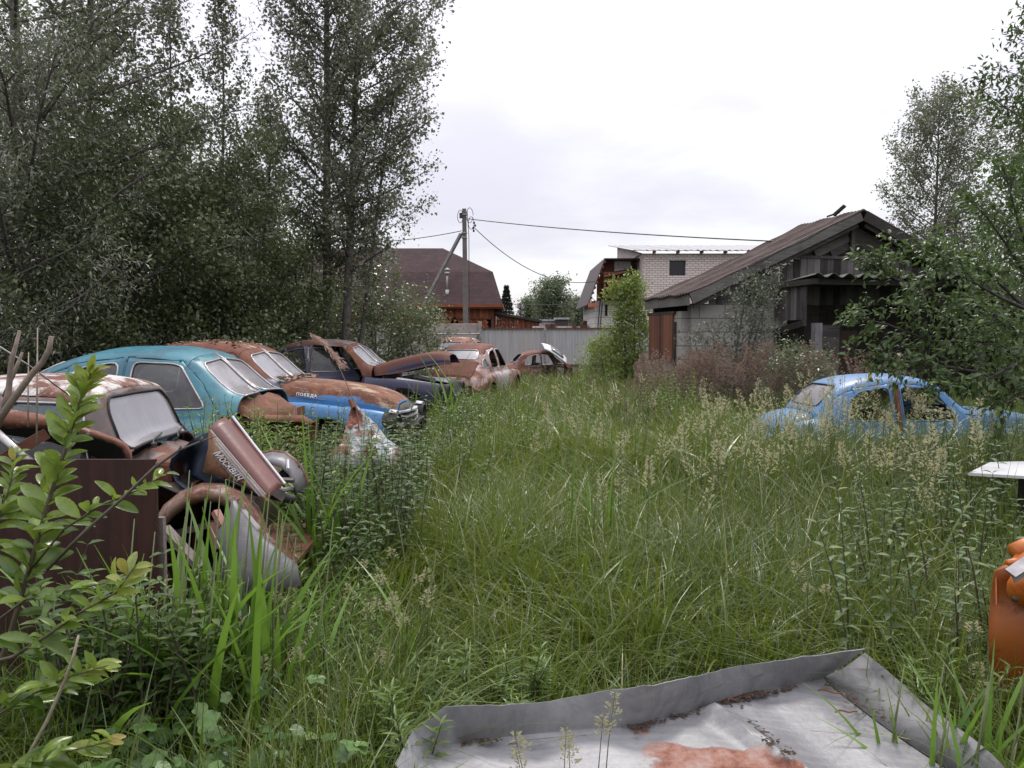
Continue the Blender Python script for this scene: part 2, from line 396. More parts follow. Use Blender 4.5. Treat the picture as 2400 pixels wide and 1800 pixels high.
# ------------------------------------------------------------------ brown house
def hip_ring(a, b):       # quads between two rectangles given as 4 points
    return [(a[i], a[(i+1) % 4], b[(i+1) % 4], b[i]) for i in range(4)]
def house():
    Y0 = 41.0
    er = at(1178, 712, Y0); br = at(1155, 637, Y0+1.7); rr = at(1038, 582, Y0+3.7)
    XL = er.x - 19.5; D = 7.4
    h = wthing('wooden_house', 'large house with brown shingle gambrel roof and varnished plank walls', 'house', (er.x-9, Y0, 0))
    ze, zb, zr = er.z, br.z, rr.z
    dx = er.x - br.x
    E = [(XL, Y0, ze), (er.x, Y0, ze), (er.x, Y0+D, ze), (XL, Y0+D, ze)]
    B = [(XL+dx, Y0+1.7, zb), (br.x, Y0+1.7, zb), (br.x, Y0+D-1.7, zb), (XL+dx, Y0+D-1.7, zb)]
    ins = br.x - rr.x
    Rg = [(XL+dx+ins, Y0+3.7-.02, zr), (rr.x, Y0+3.7-.02, zr), (rr.x, Y0+3.7+.02, zr), (XL+dx+ins, Y0+3.7+.02, zr)]
    mb = MB()
    for q in hip_ring(E, B) + hip_ring(B, Rg): mb.add(q, [(0, 1, 2, 3)])
    mb.build('roof', M['shingle'], h)
    mb = MB()
    for a, b in ((E[0], E[1]), (E[1], E[2])):
        a = Vector(a); b = Vector(b); mb.beam(a-Vector((0, 0, .09)), b-Vector((0, 0, .09)), .06, .18)
    mb.box(((XL+er.x)/2, Y0+D/2, ze-.22), (er.x-XL-.1, D-.1, .05))
    mb.build('eaves', M['red_wood'], h)
    # front wall in framed bays, boards upright above and slanted below
    wz = ze - .25; wx1 = er.x - .55; wy = Y0+.5
    mb = MB(); mb.box(((XL+.6+wx1)/2, wy+.25+D/2-.5, wz/2), (wx1-XL-.6, D-1.2, wz)); mb.build('wall', M['dark'], h)
    bays = 9; bw = (wx1-XL-.6)/bays
    up = MB(); lo = MB(); fr = MB()
    for k in range(bays):
        a = XL+.6+k*bw
        n = 12
        for i in range(n):
            x = a+.06+(bw-.12)*(i+.5)/n; up.box((x, wy, (wz+2.8)/2), ((bw-.12)/n-.012, .03, wz-2.8), tint=rng.rand())
        s = 1 if k % 2 else -1
        for i in range(-12, 14):        # slanted boards clipped to the bay
            pts = []
            for t in np.linspace(0, 1, 9):
                x = a + bw*.5 + i*.2 + s*(t-.5)*1.7; z = 1.0 + t*1.7
                if a+.07 < x < a+bw-.07: pts.append((x, z))
            if len(pts) > 1:
                (xa, za), (xb, zb2) = pts[0], pts[-1]
                lo.beam((xa, wy, za), (xb, wy, zb2), .03, .125, up=(0, 1, 0) if False else (-(zb2-za), 0, xb-xa), tint=rng.rand())
        fr.box((a, wy-.03, wz/2), (.13, .08, wz), tint=.1)
    fr.box((wx1, wy-.03, wz/2), (.13, .08, wz), tint=.1)
    fr.box(((XL+wx1)/2, wy-.035, 2.75), (wx1-XL, .07, .1), tint=.1)
    up.build('wall_boards', M['red_wood'], h); lo.build('slanted_boards', M['red_wood'], h); fr.build('timber_frame', M['red_wood'], h)
    # low wing with a mono-pitch roof
    xe = at(1270, 760, Y0+1).x; za = at(1163, 730, Y0+1).z; zb3 = at(1262, 751, Y0+1).z
    mb = MB(); n = 26
    for i in range(n):
        x = wx1+.1+(xe-.35-wx1)*(i+.5)/n; zt = za + (zb3-za)*(i+.5)/n - .12
        mb.box((x, wy+.5, zt/2), ((xe-.35-wx1)/n-.01, .03, zt), tint=rng.rand())
    mb.build('wing_wall', M['red_wood'], h)
    mb = MB(); mb.box(((wx1+xe)/2, wy+2.6, .9), (xe-wx1-.4, 4, 1.8)); mb.build('wing_core', M['dark'], h)
    mb = MB(); mb.slab([(wx1, wy+.1, za), (xe, wy+.1, zb3), (xe, wy+5, zb3), (wx1, wy+5, za)], .12); mb.build('wing_roof', M['dark_wood'], h)
    # roof vent
    v = at(1048, 690, Y0+.6); top = at(1048, 634, Y0+.6)
    mb = MB(); mb.tube([v-Vector((0, 0, .2)), v+Vector((0, 0, .25))], [.13, .1], 10); mb.tube([v, top], .055, 8)
    mb.lathe([(.10, -.22), (.14, -.2), (.14, -.1), (.1, -.08), (.1, -.04), (.15, -.02), (.15, .07), (.02, .14)], top, n=12)
    mb.build('roof_vent', M['steel'], h, True)
house()

# ------------------------------------------------------------------ utility pole and its wires
def pole():
    Y = 33.0
    b = at(1093, 800, Y); t = at(1088, 489, Y)
    p = wthing('utility_pole', 'tall concrete utility pole in front of the brown roof', 'utility pole', (b.x, Y, 0))
    mb = MB(); mb.box((0, 0, 0), (.24, .2, t.z), taper=.72); mb.v = [(x*1.0+b.x+(t.x-b.x)*(z+t.z/2)/t.z, y+Y, z+t.z/2) for x, y, z in mb.v]
    mb.build('shaft', M['concrete_pole'], p, bevel=.02)
    s1 = at(1080, 549, Y+.05); s0 = at(998, 706, Y+1.2); d = (s0-s1); k = s1.z/(-d.z)
    mb = MB(); mb.beam(s1+(s1-s0)*.01, s1+d*k, .13, .13, tint=.5); mb.build('strut', plain('strut_concrete', (.24, .235, .235), .9), p, bevel=.02)
    mb = MB()
    for z in (-.25, -1.02, -1.22): mb.box((t.x+.0, Y, t.z+z), (.24, .22, .05))
    mb.build('clamp_band', M['steel'], p)
    mb = MB()
    for dx, dz, r in ((-.16, -.35, .20), (.24, -.3, .24), (.3, -.62, .2)):
        pts = [(t.x+dx+math.cos(a)*r*.6, Y-.12+.05*math.sin(3*a), t.z+dz+math.sin(a)*r*1.3) for a in np.linspace(0, 6.0, 16)]
        mb.tube(pts, .013, 5)
    mb.tube([(t.x+.13, Y-.1, t.z-.1), (t.x+.2, Y-.12, t.z-1.2), (t.x+.2, Y-.12, t.z-3.2), (b.x+.17, Y-.12, 1.5)], .016, 5)
    mb.build('cable_loop', M['wire'], p)
    mb = MB()
    for i in range(4):
        c = (t.x+.42+.05*math.sin(i*2), Y-.1, t.z-.62-.11*i); mb.lathe([(.01, -.05), (.05, -.03), (.03, 0), (.055, .02), (.015, .06)], c, n=8)
    mb.build('insulator', M['wire'], p, True)
    mb = MB(); mb.box((t.x-.14, Y-.05, t.z-.3), (.12, .12, .22)); mb.build('junction_box', M['wire'], p)
    def wire(a, bb, sag, label, r=.017):
        pts = []
        for u in np.linspace(0, 1, 24):
            q = a.lerp(bb, u); q.z -= sag*4*u*(1-u); pts.append(q)
        m = MB(); m.tube(pts, r, 5); o = m.build('overhead_wire', M['wire']); tag(o, label, 'wire')
    wire(at(1098, 513, Y), at(1850, 567, 19.2), .1, 'overhead wire running from the pole top to the dark barn', .018)
    wire(at(1110, 532, Y), at(1410, 656, 38), .9, 'sagging overhead wire from the pole to the white brick building')
    wire(at(1082, 541, Y), at(700, 560, 36), .3, 'overhead wire passing behind the trees left of the pole')
    wire(at(1160, 708, 70), at(1400, 705, 60), .3, 'thin distant wire crossing the sky behind the round willow', .03)
pole()

# ------------------------------------------------------------------ white brick building
def brick_building():
    Y0 = 36.0; xl = at(1507, 600, Y0).x; xr = xl + 9; zt = at(1507, 594, Y0).z; D = 8
    h = wthing('brick_building', 'white brick upper building with one black window behind the barn', 'building', (xl+3, Y0, 0))
    w0 = at(1569, 610, Y0); w1 = at(1607, 646, Y0)
    # front wall as four pieces round the window opening
    mb = MB()
    T = .25
    def wallbox(x0, x1, z0, z1): mb.box(((x0+x1)/2, Y0+T/2, (z0+z1)/2), (x1-x0, T, z1-z0))
    wallbox(xl, w0.x, 0, zt); wallbox(w1.x, xr, 0, zt); wallbox(w0.x, w1.x, w0.z, zt); wallbox(w0.x, w1.x, 0, w1.z)
    mb.box((xl+T/2, Y0+T+D/2, zt/2), (T, D, zt)); mb.box((xr-T/2, Y0+T+D/2, zt/2), (T, D, zt)); mb.box(((xl+xr)/2, Y0+D+T*1.5, zt/2), (xr-xl, T, zt))
    for xx in (xl+.12, xr-.12): mb.slab([(xx, Y0+T, zt+.002), (xx, Y0+D+T, zt+.002), (xx, Y0+D+T, zt+1.25)], .2, (1, 0, 0))
    mb.build('wall', M['white_brick'], h)
    mb = MB(); mb.box(((w0.x+w1.x)/2, Y0+.2, (w0.z+w1.z)/2), (w1.x-w0.x-.002, .02, w0.z-w1.z-.002)); mb.build('window', plain('dark_glass', (.008, .008, .014), .25), h)
    mb = MB(); zs = at(1488, 640, 39).z
    mb.box((xl-.01, Y0+2.6, zt-.95), (.03, .35, 1.3)); mb.build('slit_window', M['dark'], h)
    # thin corrugated roof
    n = 90; prof = [(xl-.55+(xr+.5-xl+.55)*i/n, .03*math.sin(i*2.4)) for i in range(n+1)]
    mb = MB(); mb.grid([[(x, Y0-.35, zt+.10+o) for x, o in prof], [(x, Y0+D+.6, zt+1.37+o) for x, o in prof]])
    mb.build('roof', plain('white_zinc_roof', (.25, .25, .265), .6, 0, .12, 2), h, solid=.03)
    mb = MB()
    for i in range(8): mb.beam((xl+.5+i*1.1, Y0-.3, zt+.04), (xl+.5+i*1.1, Y0+.1, zt+.06), .09, .11, tint=rng.rand())
    mb.build('rafter', M['red_wood'], h)
    # lower wing with a steep roof side, front gable boarded
    Yw = 37.6
    g = wthing('block_wing', 'white block wing with steep overhanging roof side and red balcony', 'building', (4.5, Yw, 0))
    pe = at(1378, 714, Yw-.8); pb = at(1418, 606, Yw-.8); pr = at(1484, 606, Yw-.8)
    mb = MB(); nn = 22
    rows = []
    for (x, z) in ((pe.x, pe.z), (pb.x, pb.z), (xl-.02, pr.z)):
        rows.append([(x, y, z+.025*math.sin(i*2.2)) for i, y in enumerate(np.linspace(Yw-.8, Yw+6, nn))])
    mb.grid(rows); mb.build('roof', plain('brown_sheet_roof', (.07, .05, .05), .7), g, solid=.05)
    mb = MB()
    for k in range(9):
        u = (k+.5)/9; x = pe.x+(pb.x-pe.x)*u+.05; z = pe.z+(pb.z-pe.z)*u-.03; mb.beam((x, Yw-.78, z), (x, Yw+1, z), .05, .1, tint=rng.rand())
    mb.build('batten', M['red_wood'], g)
    mb = MB(); a = Vector((pe.x, Yw-.82, pe.z)); b = Vector((pb.x, Yw-.82, pb.z)); mb.beam(a+Vector((.0, 0, -.02)), a+Vector((.45, 0, -.02)), .05, .2); mb.build('verge_board', plain('orange_board', (.36, .12, .05), .6), g)
    wl = at(1394, 715, Yw).x; wr = xl; zw = at(1410, 705, Yw).z
    mb = MB(); mb.box(((wl+wr)/2, Yw+3, zw/2), (wr-wl, 6, zw)); mb.build('wall', M['block_white'], g)
    mb = MB(); c = at(1421, 727, Yw-.01); mb.box((c.x, Yw-.01, c.z), (.12, .03, .55)); mb.build('slit_window', M['dark'], g)
    mb = MB(); n = 12
    for i in range(n):
        x = wl+.1+(wr-.15-wl-.1)*(i+.5)/n
        zz = min(pb.z-.1, pe.z+(x-pe.x)/(pb.x-pe.x)*(pb.z-pe.z)-.25)
        if zz > zw+.05: mb.box((x, Yw+.1, (zw+zz)/2), ((wr-wl)/n-.02, .04, zz-zw), tint=rng.rand())
    mb.build('gable_boards', M['red_wood'], g)
    mb = MB(); q0 = at(1440, 612, Yw-.05); q1 = at(1478, 640, Yw-.05)
    mb.box(((q0.x+q1.x)/2, Yw+.02, (q0.z+q1.z)/2), (q1.x-q0.x, .1, q0.z-q1.z)); mb.build('block_patch', M['block_white'], g)
    mb = MB(); b0 = at(1417, 693, Yw-.7); b1 = at(1462, 640, Yw-.7)
    for i in range(5):
        x = b0.x+(b1.x-b0.x)*i/4; mb.box((x, Yw-.7, (b0.z+b1.z)/2), (.12, .06, b1.z-b0.z), tint=rng.rand())
    mb.box(((b0.x+b1.x)/2, Yw-.4, b0.z), (b1.x-b0.x+.2, .7, .1), tint=.1); mb.box(((b0.x+b1.x)/2, Yw-.7, b1.z), (b1.x-b0.x+.1, .1, .08), tint=.2)
    mb.build('balcony', M['red_wood'], g)
    mb = MB(); mb.slab([at(1416, 648, Yw-1.0), at(1486, 632, Yw-1.0), at(1486, 628, Yw-.1), at(1416, 640, Yw-.1)], .05); mb.build('balcony_roof', M['rail_rust'], g)
    pd = wthing('leaning_pole', 'pair of dark poles leaning against the white block wing', 'pole', tuple(at(1393, 765, Yw-1.2)))
    for k, ox in enumerate((0, .09)):
        mb = MB(); a = at(1393, 775, Yw-1.2); a.z = 0; mb.tube([a+Vector((ox, 0, 0)), at(1410, 665, Yw-.2)+Vector((ox*1.3, 0, 0))], .03, 6); mb.build('rod', M['wire'], pd)
brick_building()

# ------------------------------------------------------------------ far low things behind the fence
def far_bits():
    Y = 48.0
    def boxat(name, label, cat, px0, py0, px1, py1, mat, Y=Y, depth=2.0, roofm=None):
        a = at(px0, py0, Y); b = at(px1, py1, Y)
        r = wthing(name, label, cat, ((a.x+b.x)/2, Y, 0))
        mb = MB(); mb.box(((a.x+b.x)/2, Y+depth/2, a.z/2), (b.x-a.x, depth, a.z)); mb.build('wall', mat, r)
        mb = MB(); mb.slab([(a.x-.1, Y-.1, a.z+.12), (b.x+.1, Y-.1, a.z+.12), (b.x+.1, Y+depth, a.z+.12), (a.x-.1, Y+depth, a.z+.12)], .11)
        mb.build('roof', roofm or M['galv'], r)
        return r
    boxat('brick_shed', 'low pale brick shed under the far round trees', 'shed', 1266, 753, 1305, 775, M['white_brick'])
    boxat('corrugated_shed', 'small shed of dark corrugated sheet beside the pale brick shed', 'shed', 1306, 749, 1331, 775, plain('dark_sheet', (.06, .045, .05), .6), 47.0)
    wl = MB(); a = at(1248, 764, 40); b = at(1395, 770, 40); wl.box(((a.x+b.x)/2, 40, a.z/2), (b.x-a.x, .3, a.z))
    r = wthing('brick_wall', 'long low white brick wall just above the metal fence', 'wall', ((a.x+b.x)/2, 40, 0)); wl.build('wall', M['white_brick'], r)
    mb = MB()
    for px, wd in ((1286, .35), (1297, .22), (1346, .2), (1368, .35), (1392, .35)):
        q = at(px, 770, 39.8); mb.box((q.x, 39.8, q.z), (wd, .2, .45))
    mb.build('pier', M['rail_rust'], r)
    sp = at(1219, 765, 44); r = wthing('lamp_pole', 'small distant pole with lamp boxes above the low house wing', 'pole', (sp.x, 44, 0)); t = at(1220, 712, 44)
    mb = MB(); mb.tube([(sp.x, 44, 0), t], .07, 8); mb.build('shaft', M['concrete_pole'], r)
    mb = MB()
    for dx, dz in ((-.1, -.15), (.1, -.2), (-.1, -.45), (.12, -.5)): mb.box((t.x+dx, 43.95, t.z+dz), (.16, .16, .18))
    mb.build('lamp_box', M['steel'], r)
    mb = MB(); mb.beam((sp.x-.3, 43.9, sp.z+.1), (sp.x+.3, 43.9, sp.z+.1), .06, .08); mb.beam((sp.x-.3, 43.9, sp.z-.3), (sp.x, 43.9, sp.z+.3), .05, .05); mb.beam((sp.x+.3, 43.9, sp.z-.3), (sp.x, 43.9, sp.z+.3), .05, .05); mb.build('bracket', M['concrete_pole'], r)
    boxat('dark_shed', 'small dark roofed shed beside the leaning poles', 'shed', 1372, 757, 1391, 775, M['rail_rust'], 41.5, 1.5, M['rail_rust'])
far_bits()

# ------------------------------------------------------------------ old barn
def barn():
    ang = R_(-10.8); Yr = 18.0
    apex = at(1996, 509, Yr)
    g = Vector((math.cos(ang), -math.sin(ang), 0)); bk = Vector((math.sin(ang), math.cos(ang), 0))   # along the gable, and back along the ridge
    o = Vector((apex.x, apex.y, 0))
    root = thing('old_barn', 'weathered dark wooden barn with corrugated porch roof and block wall', 'barn', o, -ang)
    inv = rotz(ang)
    def loc(p): return inv @ (Vector(p)-o)                    # world -> barn coordinates: x right along gable, y back
    zr = apex.z; hw = 4.12; ze = at(1609, 697, Yr-hw*.187).z; pitch = (zr-ze)/hw; Ln = 2.2
    HW2 = 4.9                                                  # right side is a little longer
    # roof sheets with low waves and a sagging edge
    def sheet(sx, w):
        mb = MB(); rows = []
        nx, ny = 34, 60
        for i in range(nx+1):
            u = i/nx; row = []
            for j in range(ny+1):
                y = -.45 + (Ln+.45)*j/ny
                sag = .05*math.sin(u*math.pi)*1.0 + .015*math.sin(u*23+j*.3)
                row.append((sx*u*w, y, zr+.10 - pitch*u*w - sag + .022*math.sin(j*2.0)))
            rows.append(row)
        mb.grid(rows if sx < 0 else rows[::-1]); return mb
    sheet(-1, hw+.12).build('roof', M['slate'], root, solid=.03)
    sheet(1, HW2).build('roof', M['slate'], root, solid=.03)
    mb = MB()                                                  # rafters and barge boards
    for sx, w in ((-1, hw), (1, HW2)):
        mb.beam((sx*.05, -.42, zr-.03), (sx*w, -.42, zr-pitch*w-.05), .05, .24, tint=rng.rand()*.5)
        mb.beam((sx*.1, -.36, zr-.22), (sx*w*.98, -.36, zr-pitch*w-.2), .05, .12, tint=.1)
    mb.build('barge_board', M['old_wood_h'], root)
    mb = MB(); mb.beam((-hw-.05, -.4, ze-.06), (-hw-.05, Ln, ze-.06), .06, .26, tint=.6); mb.build('fascia', M['old_wood_h'], root)
    mb = MB(); mb.beam((-.33, .2, zr+.06), (-.18, .0, zr+.26), .13, .05); mb.beam((-.42, .3, zr+.05), (-.16, .25, zr+.14), .1, .04); mb.build('ridge_scrap', M['dark_wood'], root)
    # gable: slanted boards either side of a post
    gb = MB(); yb = .0; zcol = zr - .97
    n = 9
    for sx, w in ((-1, hw), (1, HW2)):
        for i in range(n):                                     # boards run parallel to the roof edge
            off = .16 + i*.19
            x0 = .06; z0 = zr - off - .1; L_ = 0
            xe = (z0-.1-zcol)/pitch
            if xe < .1: continue
            xe = min(xe, w-.2)
            gb.beam((sx*x0, yb, z0-pitch*x0), (sx*xe, yb-.01*rng.rand(), z0-pitch*xe), .03, .17*1.06, tint=rng.rand()*.7)
    gx = (zr-.22-zcol)/pitch; gb.slab([(-gx, yb+.05, zcol), (gx, yb+.05, zcol), (0, yb+.05, zr-.22)], .02, (0, -1, 0), tint=.15)
    gb.beam((0, yb-.06, zr-.1), (0, yb-.06, zcol), .09, .07, up=(0, 1, 0), tint=.55)
    gb.build('gable_boards', M['old_wood_h'], root)
    # band of upright boards below the gable, then boards down to the wall plate on the left
    ub = MB(); wd = .17; x = -hw+.28
    while x < HW2-.3:
        zt = min(zr-.3-pitch*abs(x), zcol+.02); zb = 2.5
        if zt-zb > .08:
            ub.box((x+wd/2, yb+.01*rng.rand()+(-.02 if x > -1.9 else .02), (zt+zb)/2-.02*rng.rand()), (wd-.012, .028, zt-zb), tint=rng.rand())
        x += wd
    ub.beam((-1.6, yb-.03, zcol+.03), (1.6, yb-.03, zcol+.03), .05, .06, tint=.4)
    ub.build('upright_boards', M['old_wood'], root)
    # block walls
    mb = MB(); zt = 2.5
    mb.box((-hw+1.45, .12, zt/2), (2.5, .22, zt)); mb.build('block_wall', M['block'], root)
    mb = MB(); mb.box((-hw+.12, (Ln)/2, (ze-.3)/2), (.2, Ln-.3, ze-.3)); mb.build('block_wall', M['block'], root)
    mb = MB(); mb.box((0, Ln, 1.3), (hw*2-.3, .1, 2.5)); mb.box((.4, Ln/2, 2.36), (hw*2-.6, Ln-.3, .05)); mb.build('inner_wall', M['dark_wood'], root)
    # double shutters in the side wall
    for k, y0 in enumerate((.55, 1.32)):
        mb = MB()
        for i in range(4): mb.box((-hw-.0, y0+.09+i*.18, 1.72), (.05, .17, 1.1), tint=rng.rand())
        mb.build('shutter', M['orange_wood'], root)
    mb = MB(); mb.box((-hw+.0, 1.3, 2.31), (.06, 1.7, .07)); mb.box((-hw, .45, 1.5), (.06, .08, 1.2)); mb.box((-hw, 1.27, 1.5), (.055, .05, 1.15)); mb.build('shutter_frame', M['dark_wood'], root)
    # porch: corrugated canopy in front
    A = loc(at(1920, 646, Yr-2.0)); Bk = loc(at(1784, 657, Yr))
    px0 = loc(at(1880, 648, 16.1)).x; px1 = px0 + 5.6
    yf = loc(at(1918, 645, 16.0)).y; zf = at(1950, 646, 16.2).z; zbk = 2.78
    px0 = loc(at(1908, 646, 16.0)).x
    xbk = loc(at(1786, 657, 18.6)).x
    mb = MB(); rows = []
    m = 120
    for j in range(9):
        v = j/8; y = yf + (.0-yf)*v; row = []
        for i in range(m+1):
            u = i/m; x = (px0 + (xbk+.15-px0)*v*.35) + u*(px1-px0)
            row.append((x, y, zf + (zbk-zf)*v*.3 + .045*math.sin(u*2*math.pi*15)))
        rows.append(row)
    mb.grid(rows); mb.build('porch_roof', plain('asbestos_sheet', (.10, .105, .085), .95, 0, .35, 5, .4), root, solid=.014)
    mb = MB(); mb.beam((px0+.05, yf+.25, zf-.12), (px1, yf+.25, zf-.12), .1, .12); mb.beam((px0+.12, yf+.1, zf-.12), (px0-.1, 0, zf-.14), .1, .12)
    mb.build('porch_beam', M['dark_wood'], root)
    # porch side wall: upright boards above, old window frame opening, boards below
    sw = MB(); sl = MB(); ns = 11; ylen = -yf-.35
    for i in range(ns):
        y = yf+.4+ylen*(i+.5)/ns
        sw.box((px0+.08, y, (zf-.2+1.95)/2+.12), (.03, ylen/ns-.015, zf-.2-1.95-.1), tint=rng.rand())
    for i in range(8):
        z = .12+i*.2; sl.box((px0+.1, yf+.62, z), (.03, .5, .16 if i % 3 else .12), tint=.4+.5*rng.rand())
    sw.build('porch_side_boards', M['old_wood'], root); sl.build('porch_low_boards', M['old_wood_h'], root)
    mb = MB(); mb.beam((px0+.02, yf+.35, 2.05), (px0+.02, -.1, 1.85), .08, .14); mb.build('lintel', M['dark_wood'], root)
    mb = MB(); mb.box((px0+.16, yf+1.35, .95), (.03, 1.0, 1.75)); mb.build('side_panel', plain('mossy_panel', (.055, .058, .048), .9, 0, .4, 4), root)
    mb = MB(); mb.box((px0+.22, yf+.22, 1.02), (.16, .16, 2.05)); mb.build('porch_post', wood('post_wood', (.10, .10, .11), (.24, .24, .26), 1, 2, 9.0), root)
    ib = MB()
    for i in range(8): ib.box((px0+.62, yf+.5, .14+i*.25), (.62, .04, .24), tint=.2+.5*rng.rand())
    ib.build('porch_front_boards', M['old_wood_h'], root)
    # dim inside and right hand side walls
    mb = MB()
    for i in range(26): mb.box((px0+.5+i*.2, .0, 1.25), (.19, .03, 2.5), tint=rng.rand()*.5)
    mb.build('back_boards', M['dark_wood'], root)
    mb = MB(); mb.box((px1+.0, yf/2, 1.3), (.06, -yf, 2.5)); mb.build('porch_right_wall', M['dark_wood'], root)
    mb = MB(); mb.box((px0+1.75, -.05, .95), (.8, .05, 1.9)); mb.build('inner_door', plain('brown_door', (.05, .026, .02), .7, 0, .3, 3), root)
    mb = MB(); mb.box((px0+4.2, yf+.2, 1.2), (.14, .14, 2.4)); mb.build('porch_post', M['old_wood'], root)
barn()
# ------------------------------------------------------------------ old saloon cars
def pch(xs, ys, x):
    xs = np.array(xs, float); ys = np.array(ys, float); h = np.diff(xs); d = np.diff(ys)/h
    m = np.zeros(len(xs)); m[0] = d[0]; m[-1] = d[-1]
    for i in range(1, len(xs)-1):
        if d[i-1]*d[i] > 0: m[i] = 2*d[i-1]*d[i]/(d[i-1]+d[i])
    k = np.clip(np.searchsorted(xs, x)-1, 0, len(h)-1); t = (x-xs[k])/h[k]
    return (2*t**3-3*t**2+1)*ys[k] + (t**3-2*t**2+t)*h[k]*m[k] + (-2*t**3+3*t**2)*ys[k+1] + (t**3-t**2)*h[k]*m[k+1]
FAST = dict(
  top=[(-2.32, .60), (-2.22, .80), (-2.0, .99), (-1.7, 1.20), (-1.35, 1.42), (-1.0, 1.56), (-.6, 1.635), (-.2, 1.645), (.1, 1.615), (.25, 1.57), (.78, 1.18), (1.2, 1.15), (1.7, 1.09), (2.02, 1.0), (2.2, .86), (2.3, .60)],
  upd=[(-2.32, .05), (-2, .08), (-1.35, .13), (-.6, .15), (.1, .14), (.3, .11), (.8, .07), (1.5, .08), (2.1, .07), (2.3, .05)],
  upy=[(-2.32, .42), (-2, .50), (-1.35, .545), (-.6, .58), (.1, .575), (.3, .565), (.8, .60), (1.2, .50), (1.8, .40), (2.2, .31), (2.3, .22)],
  guty=[(-2.32, .58), (-2, .66), (-1.5, .72), (-.5, .745), (.5, .735), (.8, .69), (1.2, .56), (1.8, .46), (2.2, .38), (2.3, .30)],
  gutz=[(-2.32, .50), (-2, .82), (-1.5, .96), (-.5, 1.0), (.5, .99), (.8, .95), (1.2, .87), (1.8, .81), (2.15, .74), (2.3, .54)],
  shy=[(-2.32, .62), (-2.1, .76), (-1.5, .84), (0, .85), (1, .84), (1.6, .83), (2.0, .79), (2.15, .73), (2.3, .62)],
  shz=[(-2.32, .47), (-2, .77), (-1.5, .90), (-.5, .94), (.5, .93), (1, .93), (1.6, .93), (2.0, .89), (2.2, .80), (2.3, .62)],
  x0=-2.32, x1=2.3, fast=True)
NOTCH = dict(FAST)
NOTCH.update(fast=False,
  top=[(-2.02, .55), (-1.96, .82), (-1.85, .98), (-1.65, 1.09), (-1.42, 1.15), (-1.30, 1.30), (-1.12, 1.47), (-.9, 1.575), (-.6, 1.63), (-.2, 1.645), (.1, 1.615), (.25, 1.57), (.78, 1.18), (1.2, 1.15), (1.7, 1.09), (2.02, 1.0), (2.2, .86), (2.3, .60)],
  upd=[(-2.02, .05), (-1.6, .07), (-1.2, .10), (-.6, .15), (.1, .14), (.3, .11), (.8, .07), (1.5, .08), (2.1, .07), (2.3, .05)],
  upy=[(-2.02, .42), (-1.8, .52), (-1.35, .55), (-.6, .58), (.1, .575), (.3, .565), (.8, .60), (1.2, .50), (1.8, .40), (2.2, .31), (2.3, .22)],
  guty=[(-2.02, .56), (-1.9, .64), (-1.5, .71), (-.5, .745), (.5, .735), (.8, .69), (1.2, .56), (1.8, .46), (2.2, .38), (2.3, .30)],
  gutz=[(-2.02, .48), (-1.9, .78), (-1.5, .96), (-.5, 1.0), (.5, .99), (.8, .95), (1.2, .87), (1.8, .81), (2.15, .74), (2.3, .54)],
  shy=[(-2.02, .60), (-1.9, .76), (-1.5, .84), (0, .85), (1, .84), (1.6, .83), (2.0, .79), (2.15, .73), (2.3, .62)],
  shz=[(-2.02, .45), (-1.85, .76), (-1.5, .90), (-.5, .94), (.5, .93), (1, .93), (1.6, .93), (2.0, .89), (2.2, .80), (2.3, .62)],
  x0=-2.02, x1=2.3)
SMALL = dict(NOTCH); SMALL['cowl'] = .45
SMALL['top'] = [(x, z) for x, z in NOTCH['top'] if x < .5] + [(.45, 1.19), (1.2, 1.15), (1.7, 1.09), (2.02, 1.0), (2.2, .86), (2.3, .60)]
SMALL['upy'] = [(-2.02, .42), (-1.8, .52), (-1.35, .55), (-.6, .58), (.1, .575), (.3, .565), (.46, .60), (1.2, .50), (1.8, .40), (2.2, .31), (2.3, .22)]
NSUB = 4
def section(P, x):
    g = lambda k: float(pch(*zip(*P[k]), x))
    top, shy, shz, gy, gz, uy = g('top'), g('shy'), g('shz'), g('guty'), g('gutz'), g('upy')
    uz = max(top - g('upd'), gz+.012); top = max(top, uz+.01)
    shz = min(shz, max(gz+.06, .3)); bz = .28 + .16*max(0, (abs(x)-1.7)/.6)**2
    low = min(.62, shz-.16)
    c = [(shy-.11, bz), (shy-.02, bz+.12), (shy+.0, max(low, bz+.16)), (shy-.015, max(shz-.10, bz+.19)), (shy-.09, max(shz, bz+.21)), (gy, max(gz, bz+.2)),
         ((gy*.55+uy*.45)+.012, gz*.5+uz*.5), (uy, uz), (uy*.82, uz+.66*(top-uz)), (uy*.45, uz+.92*(top-uz)), (0, top)]
    c = np.array(c); q = np.vstack([2*c[0]-c[1], c, c[-1]*[-1, 1] if False else np.array([[-c[-2][0], c[-2][1]]])])
    out = []
    for i in range(1, len(c)):
        p0, p1, p2, p3 = q[i-1], q[i], q[i+1], q[i+2]
        for s in range(NSUB):
            t = s/NSUB
            out.append(.5*((2*p1)+(-p0+p2)*t+(2*p0-5*p1+4*p2-p3)*t*t+(-p0+3*p1-3*p2+p3)*t**3))
    out.append(c[-1]); return np.array(out)
PARTS = dict(body=0, roof=1, hood=2, front_fender=3, front_fender_r=4, door=5, door_r=6, rear_door=7, rear_door_r=8, trunk_lid=9, nose=19, gone=20,
             glass_f=10, glass_f2=11, glass_r=12, side1=13, side1_r=14, side2=15, side2_r=16, quarter=17, quarter_r=18)
